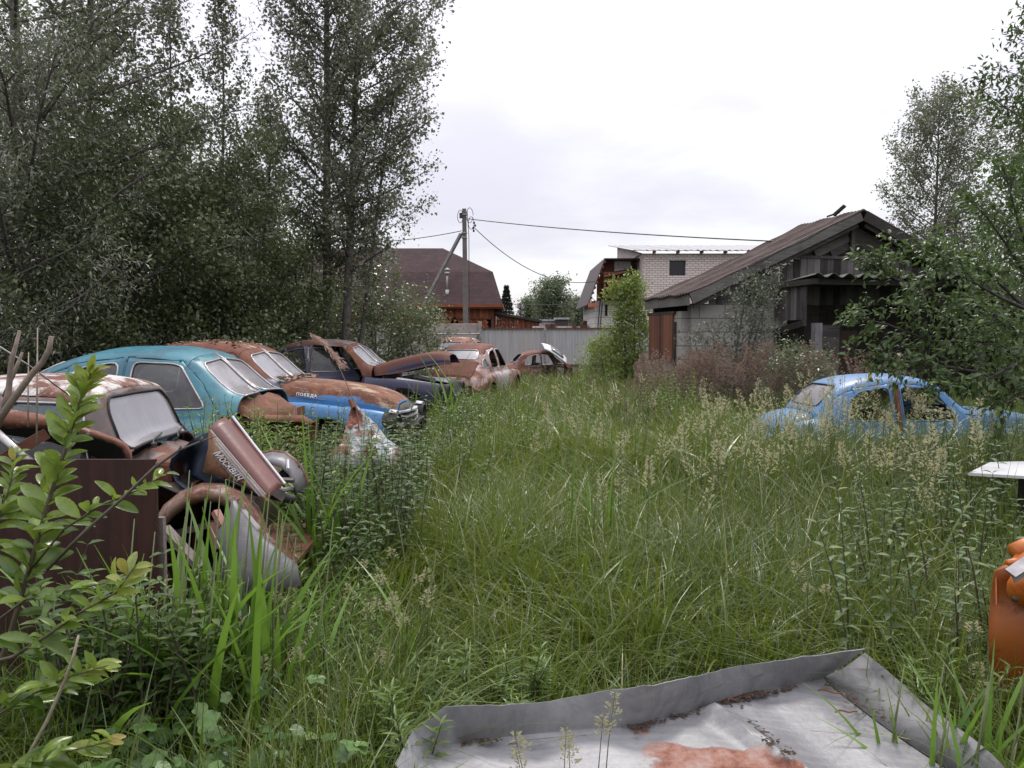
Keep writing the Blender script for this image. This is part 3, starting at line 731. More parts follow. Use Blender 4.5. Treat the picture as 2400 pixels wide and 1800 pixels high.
def rr_poly(pts, r, n=3):
    "polygon with rounded corners"
    out = []; m = len(pts)
    for i in range(m):
        p = Vector(pts[i]); a = Vector(pts[i-1])-p; b = Vector(pts[(i+1) % m])-p
        rr = min(r, a.length*.45, b.length*.45)
        A = p + a.normalized()*rr; B = p + b.normalized()*rr
        for k in range(n+1):
            t = k/n; out.append((A*(1-t)**2 + p*2*t*(1-t) + B*t*t))
    return [(v.x, v.y) for v in out]
def shell(P, dent, seed):
    r = np.random.RandomState(seed)
    cw = P.get('cowl', .78); keys = [-2.16, -1.62, -1.2, .27, .66, round(cw+.02, 3), 2.17]
    xs = sorted(set([round(float(v), 4) for v in np.concatenate([np.linspace(P['x0'], P['x1'], 62), [P['x0']+.02, P['x0']+.05, P['x1']-.02, P['x1']-.05]])] + [k for k in keys if P['x0'] < k < P['x1']]))
    bm = bmesh.new(); lay = bm.faces.layers.int.new('part'); zl = bm.faces.layers.int.new('zone')
    rings = []
    ph = r.rand(6)*6
    for x in xs:
        s = section(P, x); n = len(s)
        ring = [(x, y, z) for y, z in s] + [(x, -y, z) for y, z in s[-2::-1]]
        row = []
        for (a, b, c) in ring:
            d = dent*(math.sin(a*4.1+ph[0]+b*3)*math.sin(b*5+c*4+ph[1]) + .6*math.sin(a*9+ph[2]+c*5)*math.sin(b*8+ph[3]))
            row.append(bm.verts.new((a+d*.3, b*(1+d*.5), c+d*.7)))
        rings.append(row)
    nr = len(rings[0]); H = (nr-1)//2
    for i in range(len(xs)-1):
        for j in range(nr-1):
            f = bm.faces.new((rings[i][j], rings[i][j+1], rings[i+1][j+1], rings[i+1][j]))
            k = j if j < H else nr-2-j
            z = 0 if k < 5*NSUB else (1 if k < 7*NSUB else 2)
            f[zl] = z; xm = (xs[i]+xs[i+1])/2; p = 0; left = j < H
            if z == 0 and xm > .66: p = PARTS['front_fender'] if left else PARTS['front_fender_r']
            if z >= 1 and cw+.02 < xm < 2.17: p = PARTS['hood']
            if z == 2 and -1.2 < xm < .27: p = PARTS['roof']
            if z == 2 and P.get('fast') and -2.16 < xm < -1.62: p = PARTS['trunk_lid']
            if z == 2 and not P.get('fast') and -1.95 < xm < -1.42: p = PARTS['trunk_lid']
            if xm > 2.17: p = PARTS['nose']
            f[lay] = p
    for ring, rev in ((rings[0], False), (rings[-1], True)):
        f = bm.faces.new(ring if not rev else ring[::-1]); f[zl] = 3; f[lay] = 19 if rev else 0
    bm.normal_update()
    return bm, lay, zl
def cut(bm, lay, poly, ax, pred, part):
    "cut a polygon into the skin, seen along an axis, and give the faces inside to a part"
    a, b = ax; cen = Vector((sum(p[0] for p in poly)/len(poly), sum(p[1] for p in poly)/len(poly)))
    lo = [min(p[k] for p in poly) for k in (0, 1)]; hi = [max(p[k] for p in poly) for k in (0, 1)]
    def near(f):
        c = [v.co for v in f.verts]
        return (max(v[a] for v in c) >= lo[0]-1e-4 and min(v[a] for v in c) <= hi[0]+1e-4 and max(v[b] for v in c) >= lo[1]-1e-4 and min(v[b] for v in c) <= hi[1]+1e-4)
    for i in range(len(poly)):
        p, q = Vector(poly[i]), Vector(poly[(i+1) % len(poly)]); d = q-p
        if d.length < 1e-5: continue
        nn = Vector((d.y, -d.x)).normalized()
        if nn.dot(cen-p) > 0: nn = -nn
        co = [0, 0, 0]; no = [0, 0, 0]; co[a], co[b] = p; no[a], no[b] = nn
        fs = [f for f in bm.faces if pred(f) and near(f)]
        geom = list({e for f in fs for e in f.edges}) + list({v for f in fs for v in f.verts}) + fs
        bmesh.ops.bisect_plane(bm, geom=geom, dist=1e-5, plane_co=co, plane_no=no)
    cnt = 0
    for f in bm.faces:
        if not pred(f): continue
        c = f.calc_center_median(); pt = Vector((c[a], c[b])); ok = True
        for i in range(len(poly)):
            p, q = Vector(poly[i]), Vector(poly[(i+1) % len(poly)]); d = q-p; nn = Vector((d.y, -d.x))
            if nn.dot(cen-p) > 0: nn = -nn
            if nn.dot(pt-p) > 1e-6: ok = False; break
        if ok: f[lay] = part; cnt += 1
    return cnt
def loops(bm2):
    "boundary loops of a bmesh as point lists"
    es = [e for e in bm2.edges if len(e.link_faces) == 1]; adj = {}
    for e in es:
        for v in e.verts: adj.setdefault(v, []).append(e)
    seen = set(); out = []
    for e in es:
        if e in seen: continue
        lp = [e.verts[0]]; cur = e; v = e.verts[1]; seen.add(e)
        while v is not lp[0]:
            lp.append(v); nx = [x for x in adj[v] if x not in seen]
            if not nx: break
            cur = nx[0]; seen.add(cur); v = cur.other_vert(v)
        out.append([q.co.copy() for q in lp])
    return out
def glass_mat(name, dust=.5, col=(.36, .345, .36), seed=1):
    t = NT(name); v = t.coord('Object', seed); n = t.noise(v, 3.5, 7, .7); n2 = t.noise(t.coord('Object', seed, (1, 6, .8)), 6, 5, .7)
    f = t.math('ADD', t.math('MULTIPLY', t.math('ADD', n, n2), .35), dust-.35, None, True)
    tr = t.n('BsdfTransparent'); tr.inputs[0].default_value = (.62, .66, .64, 1)
    df = t.bsdf(col, .5, 0, None, .5)
    mx = t.n('MixShader'); t.l(f, mx.inputs[0]); t.l(tr.outputs[0], mx.inputs[1]); t.l(df.outputs[0], mx.inputs[2])
    gl = t.n('BsdfGlossy'); gl.inputs['Roughness'].default_value = .06; gl.inputs[0].default_value = (.9, .9, .95, 1)
    fr = t.n('Fresnel'); fr.inputs[0].default_value = 1.5
    m2 = t.n('MixShader'); t.l(fr.outputs[0], m2.inputs[0]); t.l(mx.outputs[0], m2.inputs[1]); t.l(gl.outputs[0], m2.inputs[2])
    return t.done(m2)
M['glass_dusty'] = glass_mat('dusty_glass', .55, (.2, .19, .2))
M['glass_milky'] = glass_mat('milky_glass', .78, (.22, .21, .225), 3)
M['glass_clear'] = glass_mat('clear_glass', .16, (.25, .25, .25), 5)
M['chrome'] = plain('dull_chrome', (.34, .33, .33), .35, .7, .2, 14, .1)
M['rubber'] = plain('old_rubber', (.02, .02, .021), .85)
M['seat'] = plain('torn_seat', (.05, .042, .038), .9, 0, .4, 5, .4)
M['cut_steel_dark'] = plain('dark_dirty_metal', (.035, .033, .033), .7, .3, .4, 7, .4)
M['rust_dark'] = rust_paint('dark_rust', (.10, .06, .05), .75, .2, 31)
M['cut_steel'] = plain('bare_dirty_metal', (.17, .155, .15), .6, .4, .4, 7, .4)

def wheel(name, parent, c, flat=0.0, rim_m=None):
    Mx = Matrix(((1, 0, 0), (0, 0, 1), (0, -1, 0)))
    w = bpy.data.objects.new(name, None); COL.objects.link(w); w.parent = parent; w.location = c; w.empty_display_size = .1
    mb = MB(); pr = []
    for k in range(13):
        a = 2*math.pi*k/12; pr.append((.26+.075*math.cos(a), .075*math.sin(a)))
    mb.lathe(pr, n=28, M=Mx); mb.build('tyre', M['rubber'], w, True)
    mb = MB(); mb.lathe([(.195, -.05), (.20, .05), (.17, .06), (.15, .02), (.09, .03), (.06, .075), (.0, .08)], n=24, M=Mx); mb.lathe([(.195, -.05), (0, -.05)], n=24, M=Mx)
    mb.build('rim', rim_m or M['rust_dark'], w, True)
    return w

def make_car(root, P, mats, seed=1, dent=.004, drop=(), glass=None, hide_glass=(), wheels=True, one_piece=False, headlights=True, interior=True, rear_wide=True):
    bm, lay, zl = shell(P, dent, seed)
    side = lambda s, zs=(0, 1, 2): (lambda f: f[zl] in zs and f.calc_center_median().y*s > .2)
    FR = P.get('fast', False); cw = P.get('cowl', .78); kx = lambda x: .2+(x-.2)*(cw-.25)/.53 if x > .2 else x
    for s, sf in ((1, ''), (-1, '_r')):
        xr = -1.06 if FR else -1.0
        cut(bm, lay, [(-.36, .30), (.64, .30), (.66, .96), (kx(.42), 1.30), (.20, 1.50), (-.36, 1.535)], (0, 2), side(s), PARTS['door'+sf])
        cut(bm, lay, [(-.37, .30), (-.37, 1.535), (-.95, 1.47), (xr-.10, 1.28), (xr-.12, .98), (xr+.16, .66), (xr+.2, .30)], (0, 2), side(s), PARTS['rear_door'+sf])
        # wheel arches
        for cx, rr, zz in ((1.42, .40, .36), (-1.32, .385, .34)):
            circ = [(cx+rr*math.cos(a), zz+rr*math.sin(a)) for a in np.linspace(0, 2*math.pi, 19)[:-1]]
            cut(bm, lay, circ, (0, 2), side(s, (0, 3)), PARTS['gone'])
        cut(bm, lay, rr_poly([(-.28, 1.045), (kx(.50), 1.045), (.20, 1.44), (.12, 1.465), (-.28, 1.485)], .07), (0, 2), side(s, (1, 2)), PARTS['side1'+sf])
        cut(bm, lay, rr_poly([(-.44, 1.045), (-.44, 1.485), (-.86, 1.42), (-1.02, 1.28), (-1.04, 1.045)], .09), (0, 2), side(s, (1, 2)), PARTS['side2'+sf])
        if FR: cut(bm, lay, rr_poly([(-1.24, 1.06), (-1.22, 1.27), (-1.36, 1.24), (-1.56, 1.07)], .05), (0, 2), side(s, (1,)), PARTS['quarter'+sf])
    fw = lambda f: f[zl] in (1, 2) and .22 < f.calc_center_median().x < cw+.03
    if one_piece: cut(bm, lay, rr_poly([(-.50, 1.165), (.50, 1.165), (.475, 1.42), (.40, 1.50), (-.40, 1.50), (-.475, 1.42)], .07), (1, 2), fw, PARTS['glass_f'])
    else:
        cut(bm, lay, rr_poly([(.025, 1.185), (.50, 1.15), (.48, 1.40), (.43, 1.47), (.025, 1.51)], .05), (1, 2), fw, PARTS['glass_f'])
        cut(bm, lay, rr_poly([(-.025, 1.185), (-.025, 1.51), (-.43, 1.47), (-.48, 1.40), (-.50, 1.15)], .05), (1, 2), fw, PARTS['glass_f2'])
    if FR:
        rw = lambda f: f[zl] in (1, 2) and -1.72 < f.calc_center_median().x < -.9
        cut(bm, lay, rr_poly([(-.47, 1.27), (.47, 1.27), (.45, 1.40), (.38, 1.475), (-.38, 1.475), (-.45, 1.40)], .08), (1, 2), rw, PARTS['glass_r'])
    else:
        rw = lambda f: f[zl] in (1, 2) and -1.4 < f.calc_center_median().x < -.95
        cut(bm, lay, rr_poly([(-.42, 1.22), (.42, 1.22), (.40, 1.40), (.34, 1.49), (-.34, 1.49), (-.40, 1.40)], .08), (1, 2), rw, PARTS['glass_r'])
    names = {0: 'body', 1: 'roof', 2: 'hood', 3: 'front_fender', 4: 'front_fender', 5: 'door', 6: 'door', 7: 'door', 8: 'door', 9: 'trunk_lid', 19: 'nose'}
    made = {}
    trim = MB(); chrome_pts = []
    for pid in sorted({f[lay] for f in bm.faces}):
        if pid == 20: continue
        b2 = bm.copy(); l2 = b2.faces.layers.int['part']
        bmesh.ops.delete(b2, geom=[f for f in b2.faces if f[l2] != pid], context='FACES')
        isglass = 10 <= pid <= 18
        nm = 'window' if isglass and pid >= 13 else ('windshield' if pid in (10, 11) else ('rear_window' if pid == 12 else names[pid]))
        key = [k for k, v in PARTS.items() if v == pid][0]
        if key in drop: b2.free(); continue
        if isglass:
            lps = loops(b2)
            for lp in lps:
                if len(lp) > 6:
                    cen = sum(lp, Vector())/len(lp)
                    ce = [q + (q-cen).normalized()*.008 for q in lp]; chrome_pts.append((pid, ce + [ce[0]]))
            if key in hide_glass: b2.free(); continue
            for v in b2.verts: v.co -= v.normal*.008
        else:
            sh = {}
            for v in b2.verts:
                if any(len(e.link_faces) == 1 for e in v.link_edges) and pid not in (0,):
                    c = sum((f.calc_center_median() for f in v.link_faces), Vector())/len(v.link_faces)
                    sh[v] = (c-v.co)
            for v, d in sh.items():
                if d.length > 1e-6: v.co += d.normalized()*.005
        me = bpy.data.meshes.new(nm); b2.to_mesh(me); b2.free()
        mt = mats.get(key) or mats.get(nm) or mats['body']
        if isglass: mt = (glass or {}).get(key) or (M['glass_milky'] if pid in (10, 11) else M['glass_clear'])
        o = link(nm, me, mt, root, True); made[key] = o
        if not isglass:
            md = o.modifiers.new('solid', 'SOLIDIFY'); md.thickness = .014; md.offset = -1
    bm.free()
    for pid, lp in chrome_pts:
        mb = MB(); mb.tube(lp, .011, 5, cap=False)
        if pid in (10, 11, 12) and mats.get('seal'): mt = mats['seal']
        else: mt = mats.get('trim', M['chrome'])
        own = [o for k, o in made.items() if PARTS[k] == pid]
        mb.build('trim' if own else 'window_trim', mt, own[0] if own else root, True)
    mb = MB(); mb.tube([(x, 0, float(pch(*zip(*P['top']), x))+.004) for x in np.linspace(.27, cw, 8)], .014, 6)
    if not one_piece: mb.build('windshield_divider', M['chrome'], root, True)
    if interior:
        mb = MB(); mb.box((-.1, 0, .36), (3.2, 1.45, .03)); mb.box((1.0 if FR else .9, 0, .66), (.03, 1.2, .6)); mb.box((-1.75 if FR else -1.5, 0, .62), (.03, 1.3, .5)); mb.build('floor', mats.get('inside', M['rust_dark']), root)
        for sx in (-.05, -.95):
            mb = MB(); mb.box((sx, 0, .56), (.48, 1.16, .18)); mb.box((sx-.28, 0, .86), (.14, 1.16, .56), M=Matrix.Rotation(-.18, 3, 'Y')); mb.build('seat', M['seat'], root, bevel=.04)
        mb = MB(); mb.box((.66, 0, 1.02), (.2, 1.15, .16)); mb.build('dashboard', mats.get('inside', M['rust_dark']), root, bevel=.03)
        mb = MB(); c = Vector((.33, .32, 1.02)); ax = Vector((.75, 0, -.65)).normalized(); u = Vector((0, 1, 0)); v_ = ax.cross(u)
        mb.tube([c+(u*math.cos(a)+v_*math.sin(a))*.2 for a in np.linspace(0, 2*math.pi, 25)], .013, 6, cap=False); mb.tube([c, c+ax*.45], .018, 6)
        for a in (0, 2.1, 4.2): mb.tube([c, c+(u*math.cos(a)+v_*math.sin(a))*.2], .009, 5)
        mb.build('steering_wheel', M['rubber'], root, True)
    if wheels:
        for cx in (1.42, -1.32):
            for sy in (.66, -.66): wheel('wheel', root, (cx, sy, .335))
    if headlights and 'front_fender' not in drop:
        Mh = Matrix(((0, 0, 1), (0, 1, 0), (-1, 0, 0)))
        for sy in (.63, -.63):
            mb = MB(); mb.lathe([(.125, -.12), (.13, .02), (.115, .05), (.10, .055)], (2.21, sy, .70), Mh, 22); mb.lathe([(.10, .05), (.07, -.03), (.02, -.07), (0, -.075)], (2.21, sy, .70), Mh, 22)
            mb.build('headlight', M['cut_steel_dark'], root, True)
    return made

def car_at(name, label, px, py, Y, local, head, scale=1.0, group='abandoned old saloon cars', zoff=None, tilt=(0, 0)):
    "stand a car so that a point of it appears where the photograph shows that point"
    p = at(px, py, Y); M3 = Matrix.Rotation(R_(head), 3, 'Z'); q = M3 @ (Vector(local)*scale)
    o = p - q
    r = thing(name, label, 'car', (o.x, o.y, o.z if zoff is None else zoff), R_(head), group); r.scale = (scale,)*3
    r.rotation_euler = (R_(tilt[0]), R_(tilt[1]), R_(head))
    print(f'CAR {label[:28]:30s} at ({o.x:.2f},{o.y:.2f}) z={o.z:.2f}')
    return r
FOOT = []       # footprints where no grass stands
def foot(root, s=1.0, hx=2.1, hy=.72, cx=0.0):
    hx *= s; hy *= s; c, sn = math.cos(root.rotation_euler.z), math.sin(root.rotation_euler.z); FOOT.append((root.location.x+cx*s*c, root.location.y+cx*s*sn, c, sn, hx, hy))


RU = (.2, .07, .04)
# saloon with rusty top and blue fenders
mE_top = rust_paint('rust_over_blue', (.09, .22, .40), .86, .35, 2.0, (.40, .33, .25), .46, 1.4, (.165, .058, .036), pale=.42)
mE_hood = rust_paint('hood_rust_over_blue', (.055, .19, .40), .36, .75, 5.3, None, 0, 1.3, (.20, .085, .042), zsplit=(.99, 1.02, .12), pale=.46)
mE_blue = rust_paint('blue_paint', (.06, .20, .43), .20, -.05, 4.0, None, 0, 1.2)
mE_grey = rust_paint('grey_blue_paint', (.05, .055, .085), .34, .1, 4.6, (.05, .17, .38), .42, zsplit=(1.12, 1.3, .3))
E = car_at('abandoned_car', 'old saloon car with rusty roof and hood over bright blue fenders', 641, 897, 9.2, (.70, -.56, 1.15), -7)
e = make_car(E, FAST, dict(body=mE_grey, roof=mE_top, hood=mE_hood, front_fender=mE_blue, door=mE_grey, nose=M['cut_steel_dark']), 3, .004); foot(E)
def grille(root, z0=.36, n=8, w=.52, crush=1.0, mat=None):
    r = np.random.RandomState(5)
    for i in range(n):
        z = z0 + i*.062; mb = MB(); pts = []
        for k in range(9):
            u = k/8-.5; pts.append((2.27-.5*u*u + crush*.035*(r.rand()-.5), u*2*w*(1-.035*(7-i)), z + crush*.05*(r.rand()-.5) + (.05*crush*math.sin(u*7+i) if i < 4 else 0)))
        for p, q in zip(pts[:-1], pts[1:]): mb.beam(p, q, .05, .020, tint=r.rand())
        mb.build('grille_bar', mat or M['galv'], root)
grille(E)
def patch(root, c, size, mat, name='paint_patch', M3=None):
    mb = MB(); mb.box(c, size, M3); return mb.build(name, mat, root, bevel=.01)
M['white_paint'] = rust_paint('white_paint', (.62, .62, .63), .22, .1, 12.0)
for s in (1, -1):      # white rims left round the headlights
    Mh = Matrix(((0, 0, 1), (0, 1, 0), (-1, 0, 0))); mb = MB()
    a0, a1 = (-.6, 1.25) ; pts = []
    rows = []
    for k in range(10):
        a = math.pi - (a0 + (a1-a0)*k/9) ; rows.append([(2.16, s*.63 + .150*math.sin(a)*-1*(-1), .70 - .150*math.cos(a)), (2.245, s*.63+.138*math.sin(a), .70-.138*math.cos(a))])
    mb.grid(rows); mb.build('headlight_rim', M['white_paint'], E, True, solid=.008)
def text_mesh(txt, size, mat, name, parent, o, xd, yd, extrude=.004, shear=0.0, space=1.0):
    cu = bpy.data.curves.new('letters', 'FONT'); cu.body = txt; cu.size = size; cu.extrude = extrude; cu.shear = shear; cu.space_character = space; cu.bevel_depth = extrude*.3
    ob = bpy.data.objects.new('letters', cu); COL.objects.link(ob)
    dg = bpy.context.evaluated_depsgraph_get(); me = bpy.data.meshes.new_from_object(ob.evaluated_get(dg))
    bpy.data.objects.remove(ob)
    me.materials.clear(); me.name = name
    x = Vector(xd).normalized(); y = (Vector(yd) - x*x.dot(Vector(yd))).normalized(); z = x.cross(y)
    Mx = Matrix(((x.x, y.x, z.x, o[0]), (x.y, y.y, z.y, o[1]), (x.z, y.z, z.z, o[2]), (0, 0, 0, 1)))
    if parent is not None and parent.get('_w'): Mx = Matrix.Translation(-parent.location) @ Mx
    me.transform(Mx); return link(name, me, mat, parent)
def hood_side(P, x, k=23): q = section(P, x)[k]; return Vector((x, -q[0], q[1]))
a = hood_side(FAST, 1.0, 24); b = hood_side(FAST, 1.34, 24); k2 = hood_side(FAST, 1.0, 27)
nrm = (b-a).cross(k2-a).normalized(); nrm = nrm if nrm.y < 0 else -nrm
text_mesh('ПОБЕДА', .050, M['white_paint'], 'nameplate', e['hood'], a+nrm*.012+Vector((0, 0, .0)), b-a, k2-a, .005, 0, 1.25)
mb = MB(); mb.beam(a+nrm*.008-Vector((0, 0, .012)), b+nrm*.008-Vector((0, 0, .012)), .006, .008); mb.build('nameplate_bar', M['chrome'], e['hood'])
# crumbled debris lying on the roof and the cowl
def flakes(name, root, n, fn, mat, s=.03, seed=1):
    r = np.random.RandomState(seed); mb = MB()
    for i in range(n):
        p, k = fn(r); q = Matrix.Rotation(r.rand()*6, 3, 'Z') @ Matrix.Rotation((r.rand()-.5)*1.6, 3, 'X'); z = s*(.4+r.rand())
        mb.slab([Vector(p)+q @ Vector(v)*z for v in ((-1, -.5, 0), (.6, -.7, .1), (1, .3, .25), (-.3, .8, .1))], .004, tint=r.rand())
    o = mb.build(name, mat, root); o['kind'] = 'stuff'; return o
M['flake'] = plain('rust_flakes', (.26, .17, .12), .95, 0, .5, 30)
def roof_pt(r):
    x = -1.3+1.5*r.rand(); y = (r.rand()-.5)*.9; s = section(FAST, x); z = np.interp(abs(y), s[::-1, 0][:16], s[::-1, 1][:16]); return (x, y, z+.012), 0
flakes('debris', E, 150, roof_pt, M['flake'], .024, 4)
flakes('debris', E, 70, lambda r: ((.74+.12*r.rand(), -.55+1.1*r.rand(), 1.185+.03*r.rand()), 0), M['flake'], .035, 5)

# teal saloon
mD = rust_paint('teal_paint', (.035, .135, .185), .27, .14, 8.0, (.045, .17, .215), .5)
D = car_at('abandoned_car', 'teal saloon car with fogged split windshield beside the white topped one', 440, 846, 7.6, (.25, -.545, 1.50), -5)
make_car(D, FAST, dict(body=mD, hood=M['rust_dark'], front_fender=rust_paint('teal_rust', (.05, .2, .24), .72, .2, 9.0)), 5, .004, drop=('front_fender_r', 'front_fender', 'hood', 'nose'), wheels=False); foot(D, 1, 1.4, .7, -.7)
mb = MB()      # inner wing that is left of its front
rows = []
for i in range(9):
    x = .7+i*.10; rows.append([(x, -.50+.12*math.cos(t), .80+.16*math.sin(t)*(1 if i < 8 else .6)) for t in np.linspace(-.9, 2.4, 9)])
mb.grid(rows); mb.build('inner_wing', rust_paint('inner_wing_rust', (.20, .13, .12), .6, .2, 11.0), D, True, solid=.012)

rows = []
for i in range(6):
    x = .77+.05*i; rows.append([(x + .06*math.cos(u*3), u*.60, 1.15-.03*i - .10*u*u - .01*((i*7+int(u*9)) % 3)) for u in np.linspace(-1, 1, 13)])
rows.append([(x_+.02, y_, .55) for x_, y_, z_ in rows[-1]])
mb = MB(); mb.grid(rows); mb.build('cowl', rust_paint('teal_cowl', (.05, .14, .17), .60, .1, 10.0, (.2, .17, .15), .4, 2), D, True, solid=.012)
# white topped small saloon at the front, stripped of hood and fenders
mA = rust_paint('chalky_white', (.50, .48, .47), .50, .05, 14.0, (.54, .52, .50), .5, 2.2, (.15, .065, .045))
mAg = rust_paint('brown_cowl', (.10, .075, .07), .45, .05, 15.0, (.13, .085, .075), .5, 1.5, (.14, .062, .042))
A = car_at('abandoned_car', 'small saloon car with flaking white roof and one piece windshield', 372, 912, 5.2, (.27, .42, 1.50), 2, .88)
make_car(A, SMALL, dict(body=mAg, roof=mA, door=mAg, seal=M['rubber']), 7, .006, drop=('front_fender', 'front_fender_r', 'hood', 'nose'), glass=dict(glass_f=M['glass_milky'], side1=M['glass_clear']), one_piece=True, headlights=False, wheels=False); foot(A, .85, 1.45, .7, -.5)
r = np.random.RandomState(3)
mb = MB()      # firewall, cowl shelf
rows = []
for i in range(7):
    x = .44+.09*i; rows.append([(x + .04*math.cos(u*3), u*.62, 1.15-.03*i - .10*u*u - .012*((i*7+int(u*9)) % 3)) for u in np.linspace(-1, 1, 15)])
mb.grid(rows); mb.box((1.12, 0, .72), (.03, 1.15, .5)); mb.build('cowl', mAg, A, True, solid=.012)
mb = MB()
mb.box((.95, .05, .68), (.3, .3, .26)); mb.box((.95, .05, .84), (.28, .18, .08)); mb.tube([(1.0, -.2, .88), (1.2, -.28, .84), (1.45, -.2, .76)], .035, 8)
mb.build('engine', M['cut_steel_dark'], A, bevel=.02)
mb = MB(); Mx = Matrix(((0, 0, 1), (1, 0, 0), (0, 1, 0))); mb.lathe([(.0, -.16), (.075, -.16), (.075, .10), (.05, .12), (.05, .17), (0, .17)], (.98, -.16, 1.07), Mx.transposed() @ Matrix.Rotation(.2, 3, 'Z'), 16); mb.build('heater_motor', M['cut_steel'], A, True)
for i in range(26):
    p = Vector((.85+.55*r.rand(), -.55+.9*r.rand(), .80+.22*r.rand())); q = p+Vector((r.randn()*.16, r.randn()*.16, r.randn()*.05)); mid = (p+q)/2+Vector((0, 0, .05*r.rand()))
    mb = MB()
    if i % 3 == 0: mb.tube([p, mid, q], .012+.01*r.rand(), 6)
    elif i % 3 == 1: mb.box(p, (.05+.12*r.rand(), .04+.08*r.rand(), .02+.05*r.rand()), Matrix.Rotation(r.rand()*3, 3, 'Z') @ Matrix.Rotation(r.randn()*.5, 3, 'X'))
    else: mb.slab([p, p+Vector((.12*r.rand(), .05, .03)), p+Vector((.1, .14*r.rand(), .05)), p+Vector((-.04, .1, .02))], .004)
    mb.build(['hose', 'engine_box', 'bent_bracket'][i % 3], [M['rubber'], M['cut_steel'], M['rust_dark'], M['galv'], plain('blue_can', (.10, .16, .28), .5)][(i*7) % 5], A)
mb = MB(); mb.tube([(.53, -.30, 1.165), (.49, -.22, 1.19), (.45, .02, 1.21)], .007, 5); mb.tube([(.53, .12, 1.17), (.49, .2, 1.19), (.45, .4, 1.21)], .007, 5); mb.lathe([(.02, 0), (.02, .03), (0, .03)], (.53, -.3, 1.15), n=8); mb.build('wiper', M['wire'], A)

# dark violet saloon with raised hood, behind the blue fendered one
mF = rust_paint('violet_paint', (.030, .028, .075), .28, .05, 21.0)
mFt = rust_paint('grey_brown_roof', (.17, .155, .15), .50, .1, 22.0, (.16, .15, .15), .5, 1.5, (.12, .05, .04))
F_ = car_at('abandoned_car', 'dark violet saloon car with raised hood and open front door', 808, 813, 14.3, (.25, -.545, 1.50), -8)
f = make_car(F_, FAST, dict(body=rust_paint('brown_pillar', (.12, .06, .055), .55, .1, 23.0, (.03, .028, .075), .4), roof=mFt, hood=rust_paint('brown_hood', (.03, .028, .07), .5, .5, 24.0, None, 0, 1.3, (.11, .045, .038)), door=mF, front_fender=mF, nose=M['cut_steel_dark']), 9, .004); foot(F_)
h = f['hood']; piv = Vector((.80, 0, 1.16)); ang = R_(-19); Rm = Matrix.Rotation(ang, 4, 'Y'); h.matrix_local = Matrix.Translation(piv) @ Rm @ Matrix.Translation(-piv)
d = f['door_r']; piv = Vector((-.36, -.84, .8)); h2 = Matrix.Translation(piv) @ Matrix.Rotation(R_(38), 4, 'Z') @ Matrix.Translation(-piv); d.matrix_local = h2
if 'side1_r' in f:
    f['side1_r'].matrix_local = h2
mb = MB(); mb.box((1.5, 0, .70), (.6, .34, .4)); mb.tube([(1.2, -.2, .9), (1.5, -.3, .95), (1.9, -.2, .85)], .04, 8); mb.build('engine', M['cut_steel'], F_, bevel=.02)
mb = MB(); rows = []
for i in range(7): rows.append([(1.25+i*.13, -.48-.28*v, .93-.02*i+.015*math.sin(v*3)-.14*v*v) for v in np.linspace(0, 1, 5)])
mb.grid(rows); mb.build('fender_top', M['white_paint'], F_, True, solid=.02)
mb = MB(); mb.box((1.45, 0, .62), (1.3, 1.0, .05)); mb.build('engine_bay', M['dark'], F_)

# red brown fastback seen from behind, and the pale one with a roof rack beyond it
mH = rust_paint('pink_grey_rust', (.30, .20, .18), .50, .06, 25.0, (.33, .255, .245), .42, 1.5, (.24, .10, .06))
mHt = rust_paint('red_brown_roof', (.20, .105, .085), .60, .2, 26.0, (.20, .085, .065), .6, 1.2, (.17, .065, .045))
H_ = car_at('abandoned_car', 'red brown fastback car seen from behind with oval rear window', 1076, 831, 18.6, (-1.42, 0, 1.37), 77)
make_car(H_, FAST, dict(body=mH, roof=mHt, trunk_lid=mHt, door=rust_paint('pale_door', (.42, .38, .38), .42, .1, 27.0, (.3, .13, .07), .45)), 11, .004, glass=dict(glass_r=M['glass_milky']), hide_glass=('side1_r', 'side2_r')); foot(H_)
K_ = car_at('abandoned_car', 'pale rusty car with tubular roof rack behind the red brown fastback', 1075, 789, 25.0, (-.3, 0, 1.645), 75)
make_car(K_, FAST, dict(body=rust_paint('pale_rust', (.42, .32, .27), .5, .2, 28.0, None, 0, 1, (.26, .13, .09))), 13, .004); foot(K_)
mb = MB()
for y in (-.62, .62): mb.tube([(-1.0, y, 1.72), (.05, y, 1.74)], .022, 8)
for x in (-1.0, -.5, .05): mb.tube([(x, -.62, 1.72), (x, .62, 1.73)], .02, 8)
for x in (-1.0, .05):
    for y in (-.62, .62): mb.tube([(x, y, 1.82), (x, y, 1.70), (x, y*1.08, 1.55)], .02, 8)
mb.build('roof_rack', M['steel'], K_)

# wreck in the far grass, its white hatch raised beside it
mI = rust_paint('burnt_wreck', (.19, .19, .22), .54, .15, 29.0, (.24, .24, .27), .4, 1.6, (.17, .07, .055))
I_ = car_at('car_wreck', 'burnt out rusty car wreck sunk in the far grass near the fence', 1252, 842, 26.5, (-.66, -.6, 1.30), 12, .88)
make_car(I_, NOTCH, dict(body=mI), 15, .012, drop=('hood', 'door_r', 'front_fender', 'front_fender_r', 'nose'), hide_glass=('side1', 'side2', 'side1_r', 'side2_r', 'glass_f', 'glass_f2', 'glass_r'), wheels=False, headlights=False); foot(I_, .88)
hx = at(1335, 838, 26.0)
hb = wthing('white_hatch', 'white car hatch lid with sloping window leaning on the rusty far wreck', 'car hatch', tuple(hx))
p = [at(1268, 806, 26.6), at(1300, 804, 26.9), at(1342, 826, 27.2), at(1345, 846, 26.8), at(1334, 848, 26.2), at(1312, 822, 26.3)]
mb = MB(); rows = []
